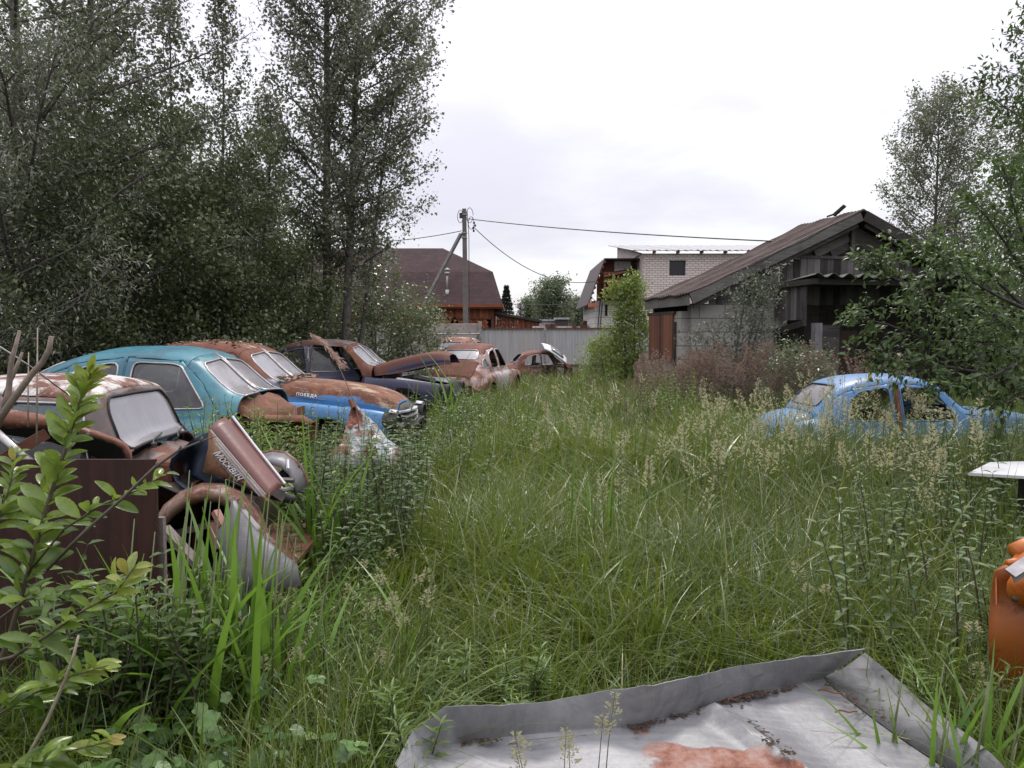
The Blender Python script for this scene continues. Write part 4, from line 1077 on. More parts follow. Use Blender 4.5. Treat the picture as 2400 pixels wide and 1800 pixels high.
for i in range(9):
    u = i/8; a = at(1268+58*u, 805+3*u+30*u*u, 27.2 - .2*u); b = at(1276+54*u, 818+8*u+28*u**1.4, 25.4)
    rows.append([a.lerp(b, v)+Vector((0, 0, .05*math.sin(v*math.pi))) for v in np.linspace(0, 1, 6)])
mb.grid(rows); mb.build('lid', M['white_paint'], hb, True, solid=.03)
mb = MB(); rows = []
for i in range(4):
    u = .35+.5*i/3; a = at(1268+58*u, 805+3*u+30*u*u, 27.2-.2*u); b = at(1276+54*u, 818+8*u+28*u**1.4, 25.4)
    rows.append([a.lerp(b, v)+Vector((0, -.02, .085)) for v in (.3, .6, .9)])
mb.grid(rows); mb.build('window', M['glass_dusty'], hb, True, solid=.01)

# white car half hidden by the alder bushes
J_ = car_at('abandoned_car', 'whitish car almost hidden by the bushes below the tall aspens', 905, 817, 19.5, (0, -.3, 1.64), -10, .95)
make_car(J_, NOTCH, dict(body=rust_paint('dirty_white', (.5, .5, .51), .3, .1, 30.0)), 17, .004); foot(J_)

# light blue saloon on the right
mB = rust_paint('sky_blue_paint', (.075, .195, .39), .13, .04, 33.0, (.10, .25, .44), .4)
B_ = car_at('abandoned_car', 'light blue saloon car without near side windows standing before the barn', 2052, 876, 10.7, (-.35, -.1, 1.645), 4, .98)
make_car(B_, NOTCH, dict(body=mB, door=mB, trim=mB, seal=M['rubber'], inside=M['cut_steel_dark']), 19, .003, glass=dict(glass_r=M['glass_dusty'], side1=M['glass_clear'], side2=M['glass_clear']), hide_glass=('side1_r', 'side2_r', 'glass_f', 'glass_f2')); foot(B_)
mb = MB(); mb.beam((-.365, -.76, 1.0), (-.365, -.62, 1.5), .08, .05, up=(1, 0, 0)); mb.beam((-.365, -.80, .4), (-.365, -.76, 1.0), .08, .05, up=(1, 0, 0)); mb.build('door_post', M['rust_dark'], B_)
# ------------------------------------------------------------------ scrap lying about
def pgrid(rows_px, sub=1):     # rows of (px, py, depth)
    return [[at(*q) for q in r] for r in rows_px]
def board_mat():
    t = NT('brown_board'); n = t.noise(t.coord('Object', 3, (9, 9, .8)), 3, 8, .7); n2 = t.noise(t.coord('Object', 5), 3.2, 8, .7); n3 = t.noise(t.coord('Object', 6, (1, 1, 12)), 14, 4, .6)
    c = t.mix(t.step(n, .35, .7), (.022, .007, .006), (.045, .015, .011)); c = t.mix(t.math('MULTIPLY', t.step(n2, .56, .72), .5), c, (.09, .05, .038)); c = t.mix(t.math('MULTIPLY', t.step(n3, .66, .72), .35), c, (.10, .07, .06))
    return t.done(t.bsdf(c, t.math('ADD', t.math('MULTIPLY', n2, .4), .35), 0, t.bump(n, .15, .01), .4))
M['board'] = board_mat()
b0 = at(-60, 1077, 3.22); b1 = at(365, 1077, 3.3)
bd = MB(); bd.slab([(b0.x, b0.y, -.02), (b1.x, b1.y, -.02), (b1.x, b1.y, b1.z), (b0.x, b0.y, b0.z)], .016)
o = bd.build('plywood_board', M['board'], org=(b1.x-.4, b1.y, 0)); tag(o, 'dark red brown board standing upright behind the leafy sapling', 'board')
pp = at(377, 1212, 3.36); mb = MB(); mb.box((pp.x, pp.y, pp.z/2), (.03, .03, pp.z), tint=.6); o = mb.build('wooden_stake', M['pale_wood'], org=(pp.x, pp.y, 0)); tag(o, 'short pale stake beside the right edge of the brown board', 'stake')

# white fender with a dark arch, above the board
M['white_rust'] = rust_paint('white_rusty', (.42, .40, .39), .54, .1, 41.0, (.36, .31, .28), .45, 3.0)
wf = wthing('scrap_fender', 'white rusty fender with black arch lying above the brown board', 'car part', tuple(at(150, 1050, 3.75)), 'car body panels lying in the weeds')
top = [(-60, 944), (0, 957), (60, 966), (130, 979), (190, 1000), (240, 1017), (275, 1030), (296, 1042), (306, 1060), (309, 1085)]
low = [(-60, 1000), (0, 1004), (60, 1002), (130, 1004), (185, 1014), (235, 1029), (268, 1040), (286, 1052), (296, 1066), (299, 1088)]
mb = MB(); mb.grid([[at(x, y, 3.72) for x, y in top], [at(x*.5+u*.5, y*.45+v*.55, 3.66) for (x, y), (u, v) in zip(top, low)], [at(x, y, 3.68) for x, y in low]])
mb.build('outer_skin', M['white_rust'], wf, True, solid=.01)
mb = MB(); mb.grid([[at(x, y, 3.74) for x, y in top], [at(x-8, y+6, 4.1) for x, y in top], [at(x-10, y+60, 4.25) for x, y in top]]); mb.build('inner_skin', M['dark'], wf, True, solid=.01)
mb = MB()
for a, b, r in (((-40, 985, 3.6), (70, 1085, 3.5), .02), ((-20, 1000, 3.62), (85, 1090, 3.5), .012)): mb.tube([at(*a), at(*b)], r, 8)
mb.build('trim', M['chrome'], wf, True)
mb = MB(); mb.beam(at(-10, 1085, 3.6), at(110, 1015, 3.7), .06, .05); o = mb.build('rusty_bar', M['rust_dark']); tag(o, 'rusty flat bar slanting under the white fender', 'bar')

# two tone fender with chrome strips and script
sf = wthing('scrap_fender', 'red brown and orange fender with chrome strips, script and blue hollow', 'car part', tuple(at(540, 1080, 4.2)), 'car body panels lying in the weeds')
NU = 14
def lerp2(a, b, u): return tuple(a[i]+(b[i]-a[i])*u for i in range(3))
l1a, l1b = (491, 1004, 4.12), (628, 1172, 3.95); l2a, l2b = (545, 977, 4.42), (668, 1135, 4.25); ra, rb = (527, 978, 4.30), (655, 1140, 4.12); ma, mb_ = (508, 986, 4.18), (642, 1153, 4.0)
rows = []
for a, b in ((l1a, l1b), (ma, mb_), (ra, rb), ((534, 985, 4.36), (660, 1140, 4.18)), (l2a, l2b)): rows.append([at(*lerp2(a, b, i/NU)) for i in range(NU+1)])
M['brown_paint'] = rust_paint('red_brown_paint', (.115, .036, .028), .2, .05, 42.0, (.14, .046, .034), .4, 1.6)
m = MB(); m.grid(rows); m.build('top_skin', M['brown_paint'], sf, True, solid=.008)
tri = [(493, 1010, 4.11), (489, 1050, 4.10), (476, 1106, 4.08), (500, 1113, 4.06), (540, 1124, 4.03), (585, 1145, 3.99), (628, 1176, 3.94)]
rows = [[at(*lerp2(l1a, l1b, i/6)) for i in range(7)], [at(*[(lerp2(l1a, l1b, i/6)[k]+tri[i][k])/2 for k in range(3)])-Vector((0, .012, 0)) for i in range(7)], [at(*q) for q in tri]]
M['orange_rust'] = rust_paint('orange_rust', (.24, .12, .06), .42, .1, 43.0, (.34, .26, .2), .36, 3.4, (.20, .09, .045))
m = MB(); m.grid(rows); m.build('side_skin', M['orange_rust'], sf, True, solid=.008)
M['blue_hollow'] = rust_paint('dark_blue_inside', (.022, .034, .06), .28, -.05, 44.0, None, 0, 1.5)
rows = [[at(495, 1010, 4.13), at(490, 1055, 4.12), at(477, 1107, 4.10), at(520, 1122, 4.08), at(585, 1148, 4.02)],
        [at(455, 1028, 4.3), at(452, 1062, 4.5), at(448, 1110, 4.5), at(490, 1135, 4.45), at(580, 1160, 4.3)],
        [at(420, 1058, 4.32), at(415, 1082, 4.5), at(425, 1118, 4.5), at(455, 1140, 4.4), at(570, 1172, 4.3)],
        [at(402, 1075, 4.2), at(398, 1095, 4.3), at(412, 1128, 4.3), at(440, 1152, 4.25), at(560, 1180, 4.2)]]
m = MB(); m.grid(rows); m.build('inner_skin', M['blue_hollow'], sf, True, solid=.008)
for k, (a, b) in enumerate((((493, 1008, 4.07), (622, 1160, 3.92)), ((506, 1031, 4.06), (617, 1164, 3.92)), ((504, 1038, 4.06), (610, 1164, 3.92)))):
    m = MB(); m.beam(at(*a), at(*b), .006, .008, up=(0, 1, 0)); m.build('chrome_strip', M['chrome'], sf)
m = MB(); m.tube([at(545, 976, 4.40), at(592, 1038, 4.33), at(668, 1134, 4.22)], .008, 6); m.build('edge_trim', M['white_paint'], sf)
ta, tb = at(499, 1062, 4.05), at(556, 1124, 3.99); up = at(508, 1053, 4.06)-ta
text_mesh('Москвич', .052, M['chrome'], 'script_badge', sf, ta, tb-ta, up, .003, .45, .95)
m = MB(); m.beam(ta-(tb-ta)*.02-up.normalized()*.008, tb+(tb-ta)*.05-up.normalized()*.006, .004, .004); m.build('badge_bar', M['chrome'], sf)

# round rusty wheel arch with black hollow
M['arch_rust'] = rust_paint('arch_rust', (.27, .165, .115), .46, .12, 46.0, (.30, .275, .26), .40, 3.2, (.17, .075, .043))
af = wthing('scrap_fender', 'rusty round wheel arch fender with black hollow behind the reeds', 'car part', tuple(at(490, 1300, 3.9)), 'car body panels lying in the weeds')
outer = [(352, 1262), (362, 1222), (385, 1184), (425, 1152), (475, 1133), (525, 1134), (572, 1152), (605, 1188), (622, 1228), (634, 1268), (648, 1310)]
inner = [(372, 1272), (380, 1240), (402, 1212), (432, 1188), (470, 1173), (508, 1175), (540, 1190), (566, 1216), (585, 1248), (598, 1280), (612, 1316)]
rows = []
for u, dz in ((0, 4.06), (.15, 3.93), (.45, 3.84), (.8, 3.84), (1, 3.88)): rows.append([at(a*(1-u)+c*u, b*(1-u)+d*u, dz) for (a, b), (c, d) in zip(outer, inner)])
rows.append([at(c, d+3, 4.0) for c, d in inner])
m = MB(); m.grid(rows); m.build('arch_skin', M['arch_rust'], af, True, solid=.008)
rows = [[at(a, b, dz) for a, b in outer] for dz in (4.06, 4.3)] + [[at(a*.7+490*.3, b*.7+1330*.3, 4.42) for a, b in outer], [at(490, 1340, 4.45)]*len(outer)]
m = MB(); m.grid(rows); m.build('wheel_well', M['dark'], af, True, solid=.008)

M['grey_panel'] = rust_paint('grey_panel', (.17, .165, .175), .36, -.05, 47.0, (.13, .127, .135), .45, 3.4, (.20, .085, .045))
gp = wthing('torn_sheet_metal', 'pale grey torn sheet panel with rust spots in front of the arch', 'car part', tuple(at(590, 1290, 3.7)), 'car body panels lying in the weeds')
L_ = [(547, 1169, 3.72), (538, 1195, 3.70), (522, 1228, 3.68), (507, 1255, 3.66), (514, 1290, 3.64), (518, 1340, 3.62), (530, 1390, 3.6)]
Rr = [(553, 1172, 3.75), (568, 1198, 3.74), (596, 1232, 3.72), (625, 1262, 3.70), (660, 1290, 3.68), (695, 1318, 3.66), (706, 1372, 3.64)]
rows = [[at(*lerp2(a, b, u)) - Vector((0, .04*math.sin(u*3.14), 0)) for u in np.linspace(0, 1, 7)] for a, b in zip(L_, Rr)]
m = MB(); m.grid(rows); m.build('sheet', M['grey_panel'], gp, True, solid=.006)
m = MB()
for i in range(len(Rr)-2):
    a, b = at(*Rr[i]), at(*Rr[i+1]); m.beam(a, b, .035, .012, up=(.3, -1, .4), tint=.5)
m.build('flange', M['white_rust'], gp)
m = MB(); a = at(505, 1198, 3.75); b = at(522, 1232, 3.72); m.beam(a, b, .035, .03); m.beam(a-Vector((.015, -.02, .06)), b-Vector((.03, -.02, .12)), .05, .02)
o = m.build('bracket', rust_paint('pink_bracket', (.36, .17, .14), .4, .1, 48.0), org=a); tag(o, 'small pinkish steel bracket standing against the pale grey panel', 'bracket', 'pieces')
del o['group']
def plank(pts, w, h, label, mat=M['pale_wood'], name='plank'):
    m = MB(); m.beam(at(*pts[0]), at(*pts[1]), w, h, tint=.3+.5*rng.rand()); o = m.build(name, mat); tag(o, label, 'plank', 'old planks in the grass')
plank(((392, 1254, 3.95), (520, 1222, 3.9)), .05, .03, 'pinkish plank crossing the black hollow of the wheel arch')
plank(((385, 1238, 3.7), (470, 1330, 3.6)), .05, .03, 'thin pale plank slanting below the wheel arch')
plank(((395, 1385, 3.45), (500, 1490, 3.1)), .06, .02, 'broad weathered plank lying low among the reed leaves')
plank(((505, 1392, 3.5), (580, 1455, 3.25)), .05, .02, 'grey plank lying under the pale grey panel')

# painted metal panel leaning before the blue fendered car
cp = wthing('crumpled_sheet_metal', 'crumpled panel with red brown and white paint before the blue fender', 'car part', tuple(at(855, 1010, 7.3)), 'car body panels lying in the weeds')
la = [(827, 946, 7.4), (818, 968, 7.35), (808, 1000, 7.3), (800, 1035, 7.2), (770, 1062, 7.1), (765, 1100, 7.0)]
rb_ = [(834, 950, 7.45), (860, 972, 7.5), (884, 1000, 7.5), (905, 1030, 7.45), (940, 1050, 7.4), (955, 1095, 7.3)]
r = np.random.RandomState(8)
rows = [[at(*lerp2(a, b, u)) + Vector((0, .05*math.sin(u*5+i), .01*r.randn())) for u in np.linspace(0, 1, 8)] for i, (a, b) in enumerate(zip(la, rb_))]
m = MB(); m.grid(rows); m.build('sheet', rust_paint('flaking_panel', (.30, .35, .36), .50, .05, 49.0, (.60, .60, .60), .45, 3.0, (.30, .11, .075)), cp, True, solid=.006)
m = MB(); m.beam(at(822, 936, 7.42), at(830, 955, 7.4), .06, .03); m.build('bracket', M['rust_dark'], cp)
gf = wthing('scrap_fender', 'grey fender with reddish rim half buried beside the two tone fender', 'car part', tuple(at(660, 1090, 4.9)), 'car body panels lying in the weeds')
oa = [(612, 1064), (640, 1058), (668, 1062), (692, 1080), (712, 1106), (722, 1140)]; ia = [(612, 1080), (636, 1075), (660, 1082), (680, 1100), (692, 1122), (698, 1150)]
m = MB(); m.grid([[at(x, y, 5.0) for x, y in oa], [at(x, y, 4.86) for x, y in ia], [at(x-4, y+12, 4.84) for x, y in ia]]); m.build('skin', M['grey_panel'], gf, True, solid=.008)
m = MB(); m.tube([at(x, y, 5.0) for x, y in oa], .014, 6); m.build('rim', M['arch_rust'], gf, True)

# big sheet in the foreground, its far edge folded up
def roof_sheet():
    t = NT('old_zinc'); v = t.coord('Object', 1.0); n = t.noise(v, 2.0, 8, .7, .4); n2 = t.noise(t.coord('Object', 2, (1, 7, 1)), 5, 6, .7); n3 = t.noise(v, 45, 4, .6)
    c = t.mix(t.step(t.math('ADD', t.math('MULTIPLY', n, .7), t.math('MULTIPLY', n2, .3)), .35, .68), (.105, .105, .11), (.25, .25, .258))
    c = t.mix(t.math('MULTIPLY', t.step(t.noise(t.coord('Object', 7), 7, 8, .75), .60, .70), .55), c, (.10, .095, .09))
    at_ = t.attr('rust'); rn = t.noise(t.coord('Object', 5), 5.5, 9, .72)
    f = t.step(t.math('ADD', at_, t.math('MULTIPLY', t.math('SUBTRACT', rn, .5), .9)), .45, .56)
    rc = t.ramp(rn, [(.36, (.045, .016, .011)), (.46, (.15, .055, .036)), (.54, (.23, .115, .085)), (.64, (.27, .20, .18))])
    c = t.mix(f, c, rc)
    b = t.bsdf(c, t.math('ADD', .47, t.math('MULTIPLY', f, .45)), .05, t.bump(t.math('ADD', n3, t.math('MULTIPLY', n, 2.0)), .18, .01), .5)
    return t.done(b)
M['zinc'] = roof_sheet(); M['zinc_dark'] = plain('dark_zinc', (.105, .105, .11), .6, 0, .45, 5, .2)  # side flap gets a darker, unevenly toned zinc than the main sheet
ZS = .30
crease = [(960, 1822), (1010, 1762), (1085, 1737), (1230, 1722), (1380, 1708), (1500, 1703), (1560, 1682), (1660, 1657), (1760, 1628), (1850, 1608), (1928, 1590)]
edge = [(925, 1800), (968, 1712), (1040, 1672), (1200, 1655), (1370, 1636), (1510, 1618), (1575, 1598), (1660, 1585), (1750, 1568), (1850, 1548), (2026, 1531)]
cw_ = [on(x, y, ZS) for x, y in crease]
rs = np.random.RandomState(4)
rows = []
for i, (c, e_) in enumerate(zip(cw_, edge)):
    top = at(e_[0], e_[1] - 9 + 5*math.sin(i*2.3), c.y - .012 + .02*math.sin(i*1.9))
    row = [top, c.lerp(top, .55)+Vector((0, -.012, 0)), c.lerp(top, .12)]
    rows.append(row)
NV = 16
mbg = MB(); full = []; rustv = []
for i, c in enumerate(cw_):
    u = i/(len(cw_)-1)
    row = list(rows[i]) + [c]
    end = on(940+1476*u, 1930, .24)
    for k in range(1, NV+1):
        v = k/NV; q = c.lerp(end, v); q.z += .018*math.sin(q.x*5+1)*math.sin(q.y*4) + .012*math.sin(q.x*13+q.y*6)
        row.append(q)
    full.append(row)
fine = []      # refine along the crease direction
for i in range(len(full)-1):
    for s in range(6): fine.append([full[i][j].lerp(full[i+1][j], s/6) for j in range(len(full[0]))])
fine.append(full[-1])
for i, row in enumerate(fine):      # knocks and kinks in the rim
    k = .008*math.sin(i*.41+1)*math.sin(i*.17) + .002*math.sin(i*1.7)
    row[0] = row[0]+Vector((0, k*1.3, -.006*abs(math.sin(i*.23))+.002*rs.randn())); row[1] = row[1]+Vector((0, k, .001*rs.randn()))
# a pressed rib runs from the crease towards the camera on the right hand part
ra_, rb2 = on(1640, 1655, ZS), on(1905, 1800, ZS); rd = (rb2-ra_).normalized()
for row in fine:
    for j in range(4, len(row)):
        q = row[j]; d = Vector((q.x-ra_.x, q.y-ra_.y, 0)); a = d.dot(Vector((rd.x, rd.y, 0))); s = d.x*rd.y - d.y*rd.x
        if a > -.05: q.z += .022*math.exp(-(s/.035)**2) - .012*math.exp(-((s-.08)/.05)**2)
mbg.grid(fine)
o = mbg.build('zinc_sheet', M['zinc'], org=(cw_[5].x, 2.4, 0), smooth=True, solid=.004)
md = o.modifiers.new('edges', 'EDGE_SPLIT'); md.split_angle = R_(28)
tag(o, 'large grey zinc roof sheet with folded up far edge and rust patch', 'metal sheet')
def rust_val(p):
    q = Vector(p); best = 0
    if q.z > ZS+.035: return 0.0
    for (px, py), rx, ry, amt in (((1700, 1790), .30, .15, 1.0), ((1560, 1750), .10, .06, .9), ((1505, 1712), .06, .03, .7), ((1700, 1625), .14, .03, .7), ((1840, 1600), .05, .02, .6), ((1800, 1790), .2, .06, .9)):
        c = on(px, py, ZS); best = max(best, amt*math.exp(-(((q.x-c.x)/rx)**2+((q.y-c.y)/ry)**2)))
    return best
av = o.data.attributes.new('rust', 'FLOAT', 'POINT'); loc_ = o.location
av.data.foreach_set('value', np.array([rust_val(Vector(v.co)+loc_) for v in o.data.vertices], np.float32))
# the sheet's right hand flap, folded down into the grass
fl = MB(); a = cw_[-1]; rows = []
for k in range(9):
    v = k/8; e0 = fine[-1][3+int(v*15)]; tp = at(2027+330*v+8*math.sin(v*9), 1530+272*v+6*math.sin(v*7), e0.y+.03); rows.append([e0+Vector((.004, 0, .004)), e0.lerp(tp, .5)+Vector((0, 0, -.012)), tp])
fl.grid(rows); f2 = fl.build('side_flap', M['zinc_dark'], o, True, org=o.location, solid=.004)
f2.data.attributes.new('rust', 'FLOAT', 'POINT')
# rotten leaves and twigs caught in the creases
r = np.random.RandomState(12)
lit = MB()
def crumbs(px0, py0, px1, py1, n, w):
    for i in range(int(n*1.6)):
        u = r.rand(); p = on(px0+(px1-px0)*u+r.randn()*w, py0+(py1-py0)*u+r.randn()*w*.35, ZS+.012); q = Matrix.Rotation(r.rand()*6, 3, 'Z') @ Matrix.Rotation(r.randn()*.4, 3, 'X'); s = .004+.012*r.rand()**2
        lit.slab([p+q @ Vector(v)*s for v in ((-1, -.35, 0), (.8, -.4, .2), (1, .3, 0), (-.6, .4, .1))], .001, tint=r.rand())
crumbs(1690, 1650, 1780, 1620, 110, 12); crumbs(1480, 1705, 1525, 1690, 60, 14); crumbs(1560, 1685, 1700, 1650, 30, 6); crumbs(1940, 1600, 2080, 1690, 45, 10); crumbs(1740, 1690, 1860, 1770, 50, 10); crumbs(1080, 1740, 1180, 1732, 25, 8); crumbs(1780, 1630, 1860, 1610, 30, 5)
o2 = lit.build('leaf_litter', plain('rotten_leaves', (.055, .032, .022), .95, 0, .5, 40)); tag(o2, 'brown rotten leaf crumbs caught in the creases of the zinc sheet', 'leaf litter', None, 'stuff')
for k, (px, py, ln, a) in enumerate(((1985, 1668, .09, .1), (1950, 1622, .10, -.3), (1720, 1640, .06, .4))):
    p = on(px, py, ZS+.014); m = MB(); m.tube([p+Vector((ln*(t-.5)*math.cos(a), ln*(t-.5)*math.sin(a)+.008*math.sin(t*9), .004*math.sin(t*5))) for t in np.linspace(0, 1, 8)], .0035, 5)
    o3 = m.build('twig', M['rust_dark']); tag(o3, ['curled brown twig lying alone on the bright part of the sheet', 'thin twig on the zinc sheet just below its far right corner', 'short twig beside the leaf crumbs in the sheet crease'][k], 'twig', 'twigs on the zinc sheet')

# white sheet on the right
ws = wthing('white_sheet', 'flat white metal sheet among the tall grass right of the blue car', 'metal sheet', (at(2360, 1095, 5.6).x, 5.6, 0))
m = MB(); m.slab([at(2270, 1108, 5.4), at(2440, 1118, 5.3), at(2440, 1080, 5.9), at(2320, 1083, 5.9)], .02); m.build('top', M['white_paint'], ws)
c_ = at(2362, 1097, 5.62); m = MB(); m.box((c_.x+.26, 5.72, .36), (.12, .16, .72)); m.build('base', M['cut_steel_dark'], ws)

# orange car front at the right edge
M['orange'] = rust_paint('orange_paint', (.50, .135, .012), .16, -.1, 51.0, (.36, .085, .012), .45, 1.5, (.16, .055, .03))
of = wthing('orange_fender', 'bright orange rounded fender with grey bracket at the right edge', 'car part', tuple(at(2390, 1420, 3.0)), 'car body panels lying in the weeds')
rows = []
for k in range(13):
    th = math.pi*k/12
    rows.append([at(2508 - (98*math.sin(th)+8)*math.cos(ph)*1.05 - 22*th, 1365 - 62*math.cos(th)*1.0, 2.95 - .16*math.sin(th)*math.sin(ph)+.1) for ph in np.linspace(-.4, 1.9, 12)])
m = MB(); m.grid(rows); m.build('headlight_pod', M['orange'], of, True, solid=.006)
rows = []
for k in range(12):
    v = k/11
    rows.append([at(2330 - 18*math.sin(v*2.6) + 420*u + 16*v*v*(1-u), 1338 + 330*v - 60*math.sin(u*2.2)*(1-v), 3.10 - .10*math.sin(u*3.1) + .05*v + .02*math.sin(v*9)) for u in np.linspace(0, 1, 17)])
m = MB(); m.grid(rows); m.build('lower_skin', rust_paint('orange_lower', (.28, .078, .014), .44, -.1, 52.0, (.14, .04, .02), .4, 2, (.12, .045, .03)), of, True, solid=.006)
rows = []
for k in range(9):
    v = k/8; rows.append([at(2334 + 420*u + 6*v, 1338 - 60*math.sin(u*2.2), 3.10 - .10*math.sin(u*3.1))+Vector((.46*v, .55*v, -.05*v-.16*v*v)) for u in np.linspace(0, 1, 13)])
m = MB(); m.grid(rows); m.build('top_skin', M['orange'], of, True, solid=.006)
rows = [[at(2334+6*v, 1338, 3.10)+Vector((.46*v, .55*v, -.05*v-.16*v*v)) for v in np.linspace(0, 1, 9)], [at(2340, 1640, 3.15)+Vector((.46*v, .55*v, 0)) for v in np.linspace(0, 1, 9)]]
m = MB(); m.grid(rows); m.build('side_skin', M['orange'], of, True, solid=.006)
m = MB(); m.beam(at(2368, 1345, 2.82), at(2468, 1278, 2.84), .045, .012, up=(0, -.5, 1)); m.beam(at(2372, 1352, 2.83), at(2460, 1296, 2.85), .006, .05, up=(0, 0, 1)); m.build('bracket', M['steel'], of)
m = MB(); m.tube([at(2362, 1318, 2.86), at(2380, 1321, 2.88), at(2404, 1304, 2.9), at(2470, 1272, 2.95)], [.012, .02, .035, .05], 10); m.build('lug', M['orange'], of, True)
m = MB(); m.lathe([(.0, -.06), (.035, -.06), (.04, 0), (.035, .06), (0, .06)], at(2410, 1284, 2.92), Matrix.Rotation(1.2, 3, 'Y'), 14); m.build('hinge_knuckle', M['orange'], of, True)
m = MB(); m.lathe([(.0, .012), (.009, .01), (.01, 0)], at(2377, 1404, 2.84), Matrix.Rotation(1.57, 3, 'X'), 8); m.build('bolt', M['rubber'], of, True)
# ------------------------------------------------------------------ vegetation
def in_foot(x, y):
    m = np.zeros(len(x), bool)
    for (cx, cy, c, s, hx, hy) in FOOT:
        dx, dy = x-cx, y-cy; m |= (np.abs(dx*c+dy*s) < hx) & (np.abs(-dx*s+dy*c) < hy)
    return m
SHEET_PTS = np.array([(q.x, q.y) for q in cw_])
def in_sheet(x, y, pad=0.0):
    far = np.interp(x, SHEET_PTS[:, 0], SHEET_PTS[:, 1])
    e = on(2340, 1930, .22); right = np.interp(y, [e.y, SHEET_PTS[-1, 1]], [e.x, SHEET_PTS[-1, 0]]) + .16
    return (x > SHEET_PTS[0, 0]-.05) & (x < right+pad) & (y < far+.04+pad) & (y > 2.30)
BARN = None
def in_barn(x, y):
    a = R_(-10.8); ap = at(1996, 509, 18.0); dx, dy = x-ap.x, y-ap.y
    u = dx*math.cos(a) - dy*math.sin(a); v = dx*math.sin(a) + dy*math.cos(a)
    return (u > -4.2) & (u < 6) & (v > -.05) & (v < 3.2) | (u > -1.2) & (u < 6) & (v > -2.2) & (v < 0)
def vnoise(x, y, s, seed=0):
    r = np.random.RandomState(seed+100); out = np.zeros(len(x))
    for k in range(5):
        a = r.rand()*6.28; f = s*(.6+1.3*r.rand()); out += np.sin((x*math.cos(a)+y*math.sin(a))*f + r.rand()*6.28)
    return out/5
def blades(P, h, w, lean, az, tint, segs, sag=.35, tw=None):
    "ribbons that rise, bend over and taper; one row of arguments per blade"
    n = len(P); r = np.random.RandomState(n % 9973)
    t = np.linspace(0, 1, segs+1)[None, :]; tw = r.uniform(-.9, .9, n) if tw is None else tw
    out = lean[:, None]*h[:, None]*t**1.7
    up = h[:, None]*(t - sag*np.minimum(lean, 1.5)[:, None]*t**2.6)
    dx, dy = np.cos(az), np.sin(az)
    c = np.stack([P[:, 0:1]+dx[:, None]*out, P[:, 1:2]+dy[:, None]*out, P[:, 2:3]+up], -1)
    sx, sy = np.cos(az+math.pi/2+tw), np.sin(az+math.pi/2+tw)
    ww = w[:, None]*np.clip(1.0-t**2.2, .06, 1)*np.clip(.55+2.5*t, 0, 1)
    sv = np.stack([sx[:, None]*ww, sy[:, None]*ww, np.zeros_like(ww)], -1)*.5
    V = np.stack([c-sv, c+sv], 2).reshape(n, -1, 3)
    k = 2*(segs+1); b = (np.arange(n)*k)[:, None]; i = np.arange(segs)[None, :]*2
    F = np.stack([b+i, b+i+1, b+i+3, b+i+2], -1).reshape(-1, 4)
    return V.reshape(-1, 3), F, np.repeat(tint, k)
def join(parts):
    Vs, Fs, Ts = [], [], []; o = 0
    for V, F, T in parts: Vs.append(V); Fs.append(F+o); Ts.append(T); o += len(V)
    return np.concatenate(Vs), np.concatenate(Fs), np.concatenate(Ts)
def frames(d, nh):
    "orthonormal leaf frames: x along the leaf, y across, z its upper side"
    d = d/np.linalg.norm(d, axis=1, keepdims=True); y = np.cross(nh, d); y /= np.linalg.norm(y, axis=1, keepdims=True)+1e-9
    z = np.cross(d, y); return d, y, z
DIAM = (np.array([[0, 0, 0], [.45, .5, .12], [1, 0, -.05], [.45, -.5, .12]]), np.array([[0, 1, 2, 3]]))
def leaf_tmpl(nl=6, shape=lambda t: np.sin(math.pi*t**.85)**.8, bend=.18, fold=.14):
    V = []; F = []
    for i in range(nl+1):
        t = i/nl; w = .5*max(.02, float(shape(t)))
        V += [(t, w, fold*w*2-bend*t*t), (t, 0, -bend*t*t), (t, -w, fold*w*2-bend*t*t)]
    for i in range(nl):
        a = i*3; F += [(a, a+1, a+4, a+3), (a+1, a+2, a+5, a+4)]
    return np.array(V, float), np.array(F)
def scatter(tm, P, d, nh, ln, wd, tint):
    V, F = tm; x, y, z = frames(d, nh); n = len(P); k = len(V)
    W = P[:, None] + x[:, None]*(V[None, :, 0:1]*ln[:, None, None]) + y[:, None]*(V[None, :, 1:2]*wd[:, None, None]) + z[:, None]*(V[None, :, 2:3]*ln[:, None, None])
    return W.reshape(-1, 3), (F[None]+(np.arange(n)*k)[:, None, None]).reshape(-1, F.shape[1]), np.repeat(tint, k)

M['grass'] = leaf_mat('grass', (.036, .071, .007), (.116, .166, .016), (.30, .27, .14), .36, .32, .6, (.26, .33, .04))
M['reed_leaf'] = leaf_mat('reed_leaf', (.045, .11, .014), (.15, .275, .035), None, .38, .35, .45, (.25, .42, .06))
M['weed'] = leaf_mat('weed_leaf', (.026, .050, .016), (.070, .118, .034), (.15, .18, .05), .50, .26, .35)
M['weed_light'] = leaf_mat('weed_light', (.055, .105, .02), (.13, .195, .038), None, .34, .35)
M['stem'] = plain('weed_stem', (.055, .05, .03), .7)
M['straw'] = plain('straw', (.30, .26, .19), .8, 0, .3, 20)
M['panicle'] = leaf_mat('panicle', (.23, .23, .12), (.42, .40, .25), None, .6, .35, .3)
M['reed_plume'] = leaf_mat('reed_plume', (.13, .090, .072), (.24, .175, .14), None, .8, .3, .2)

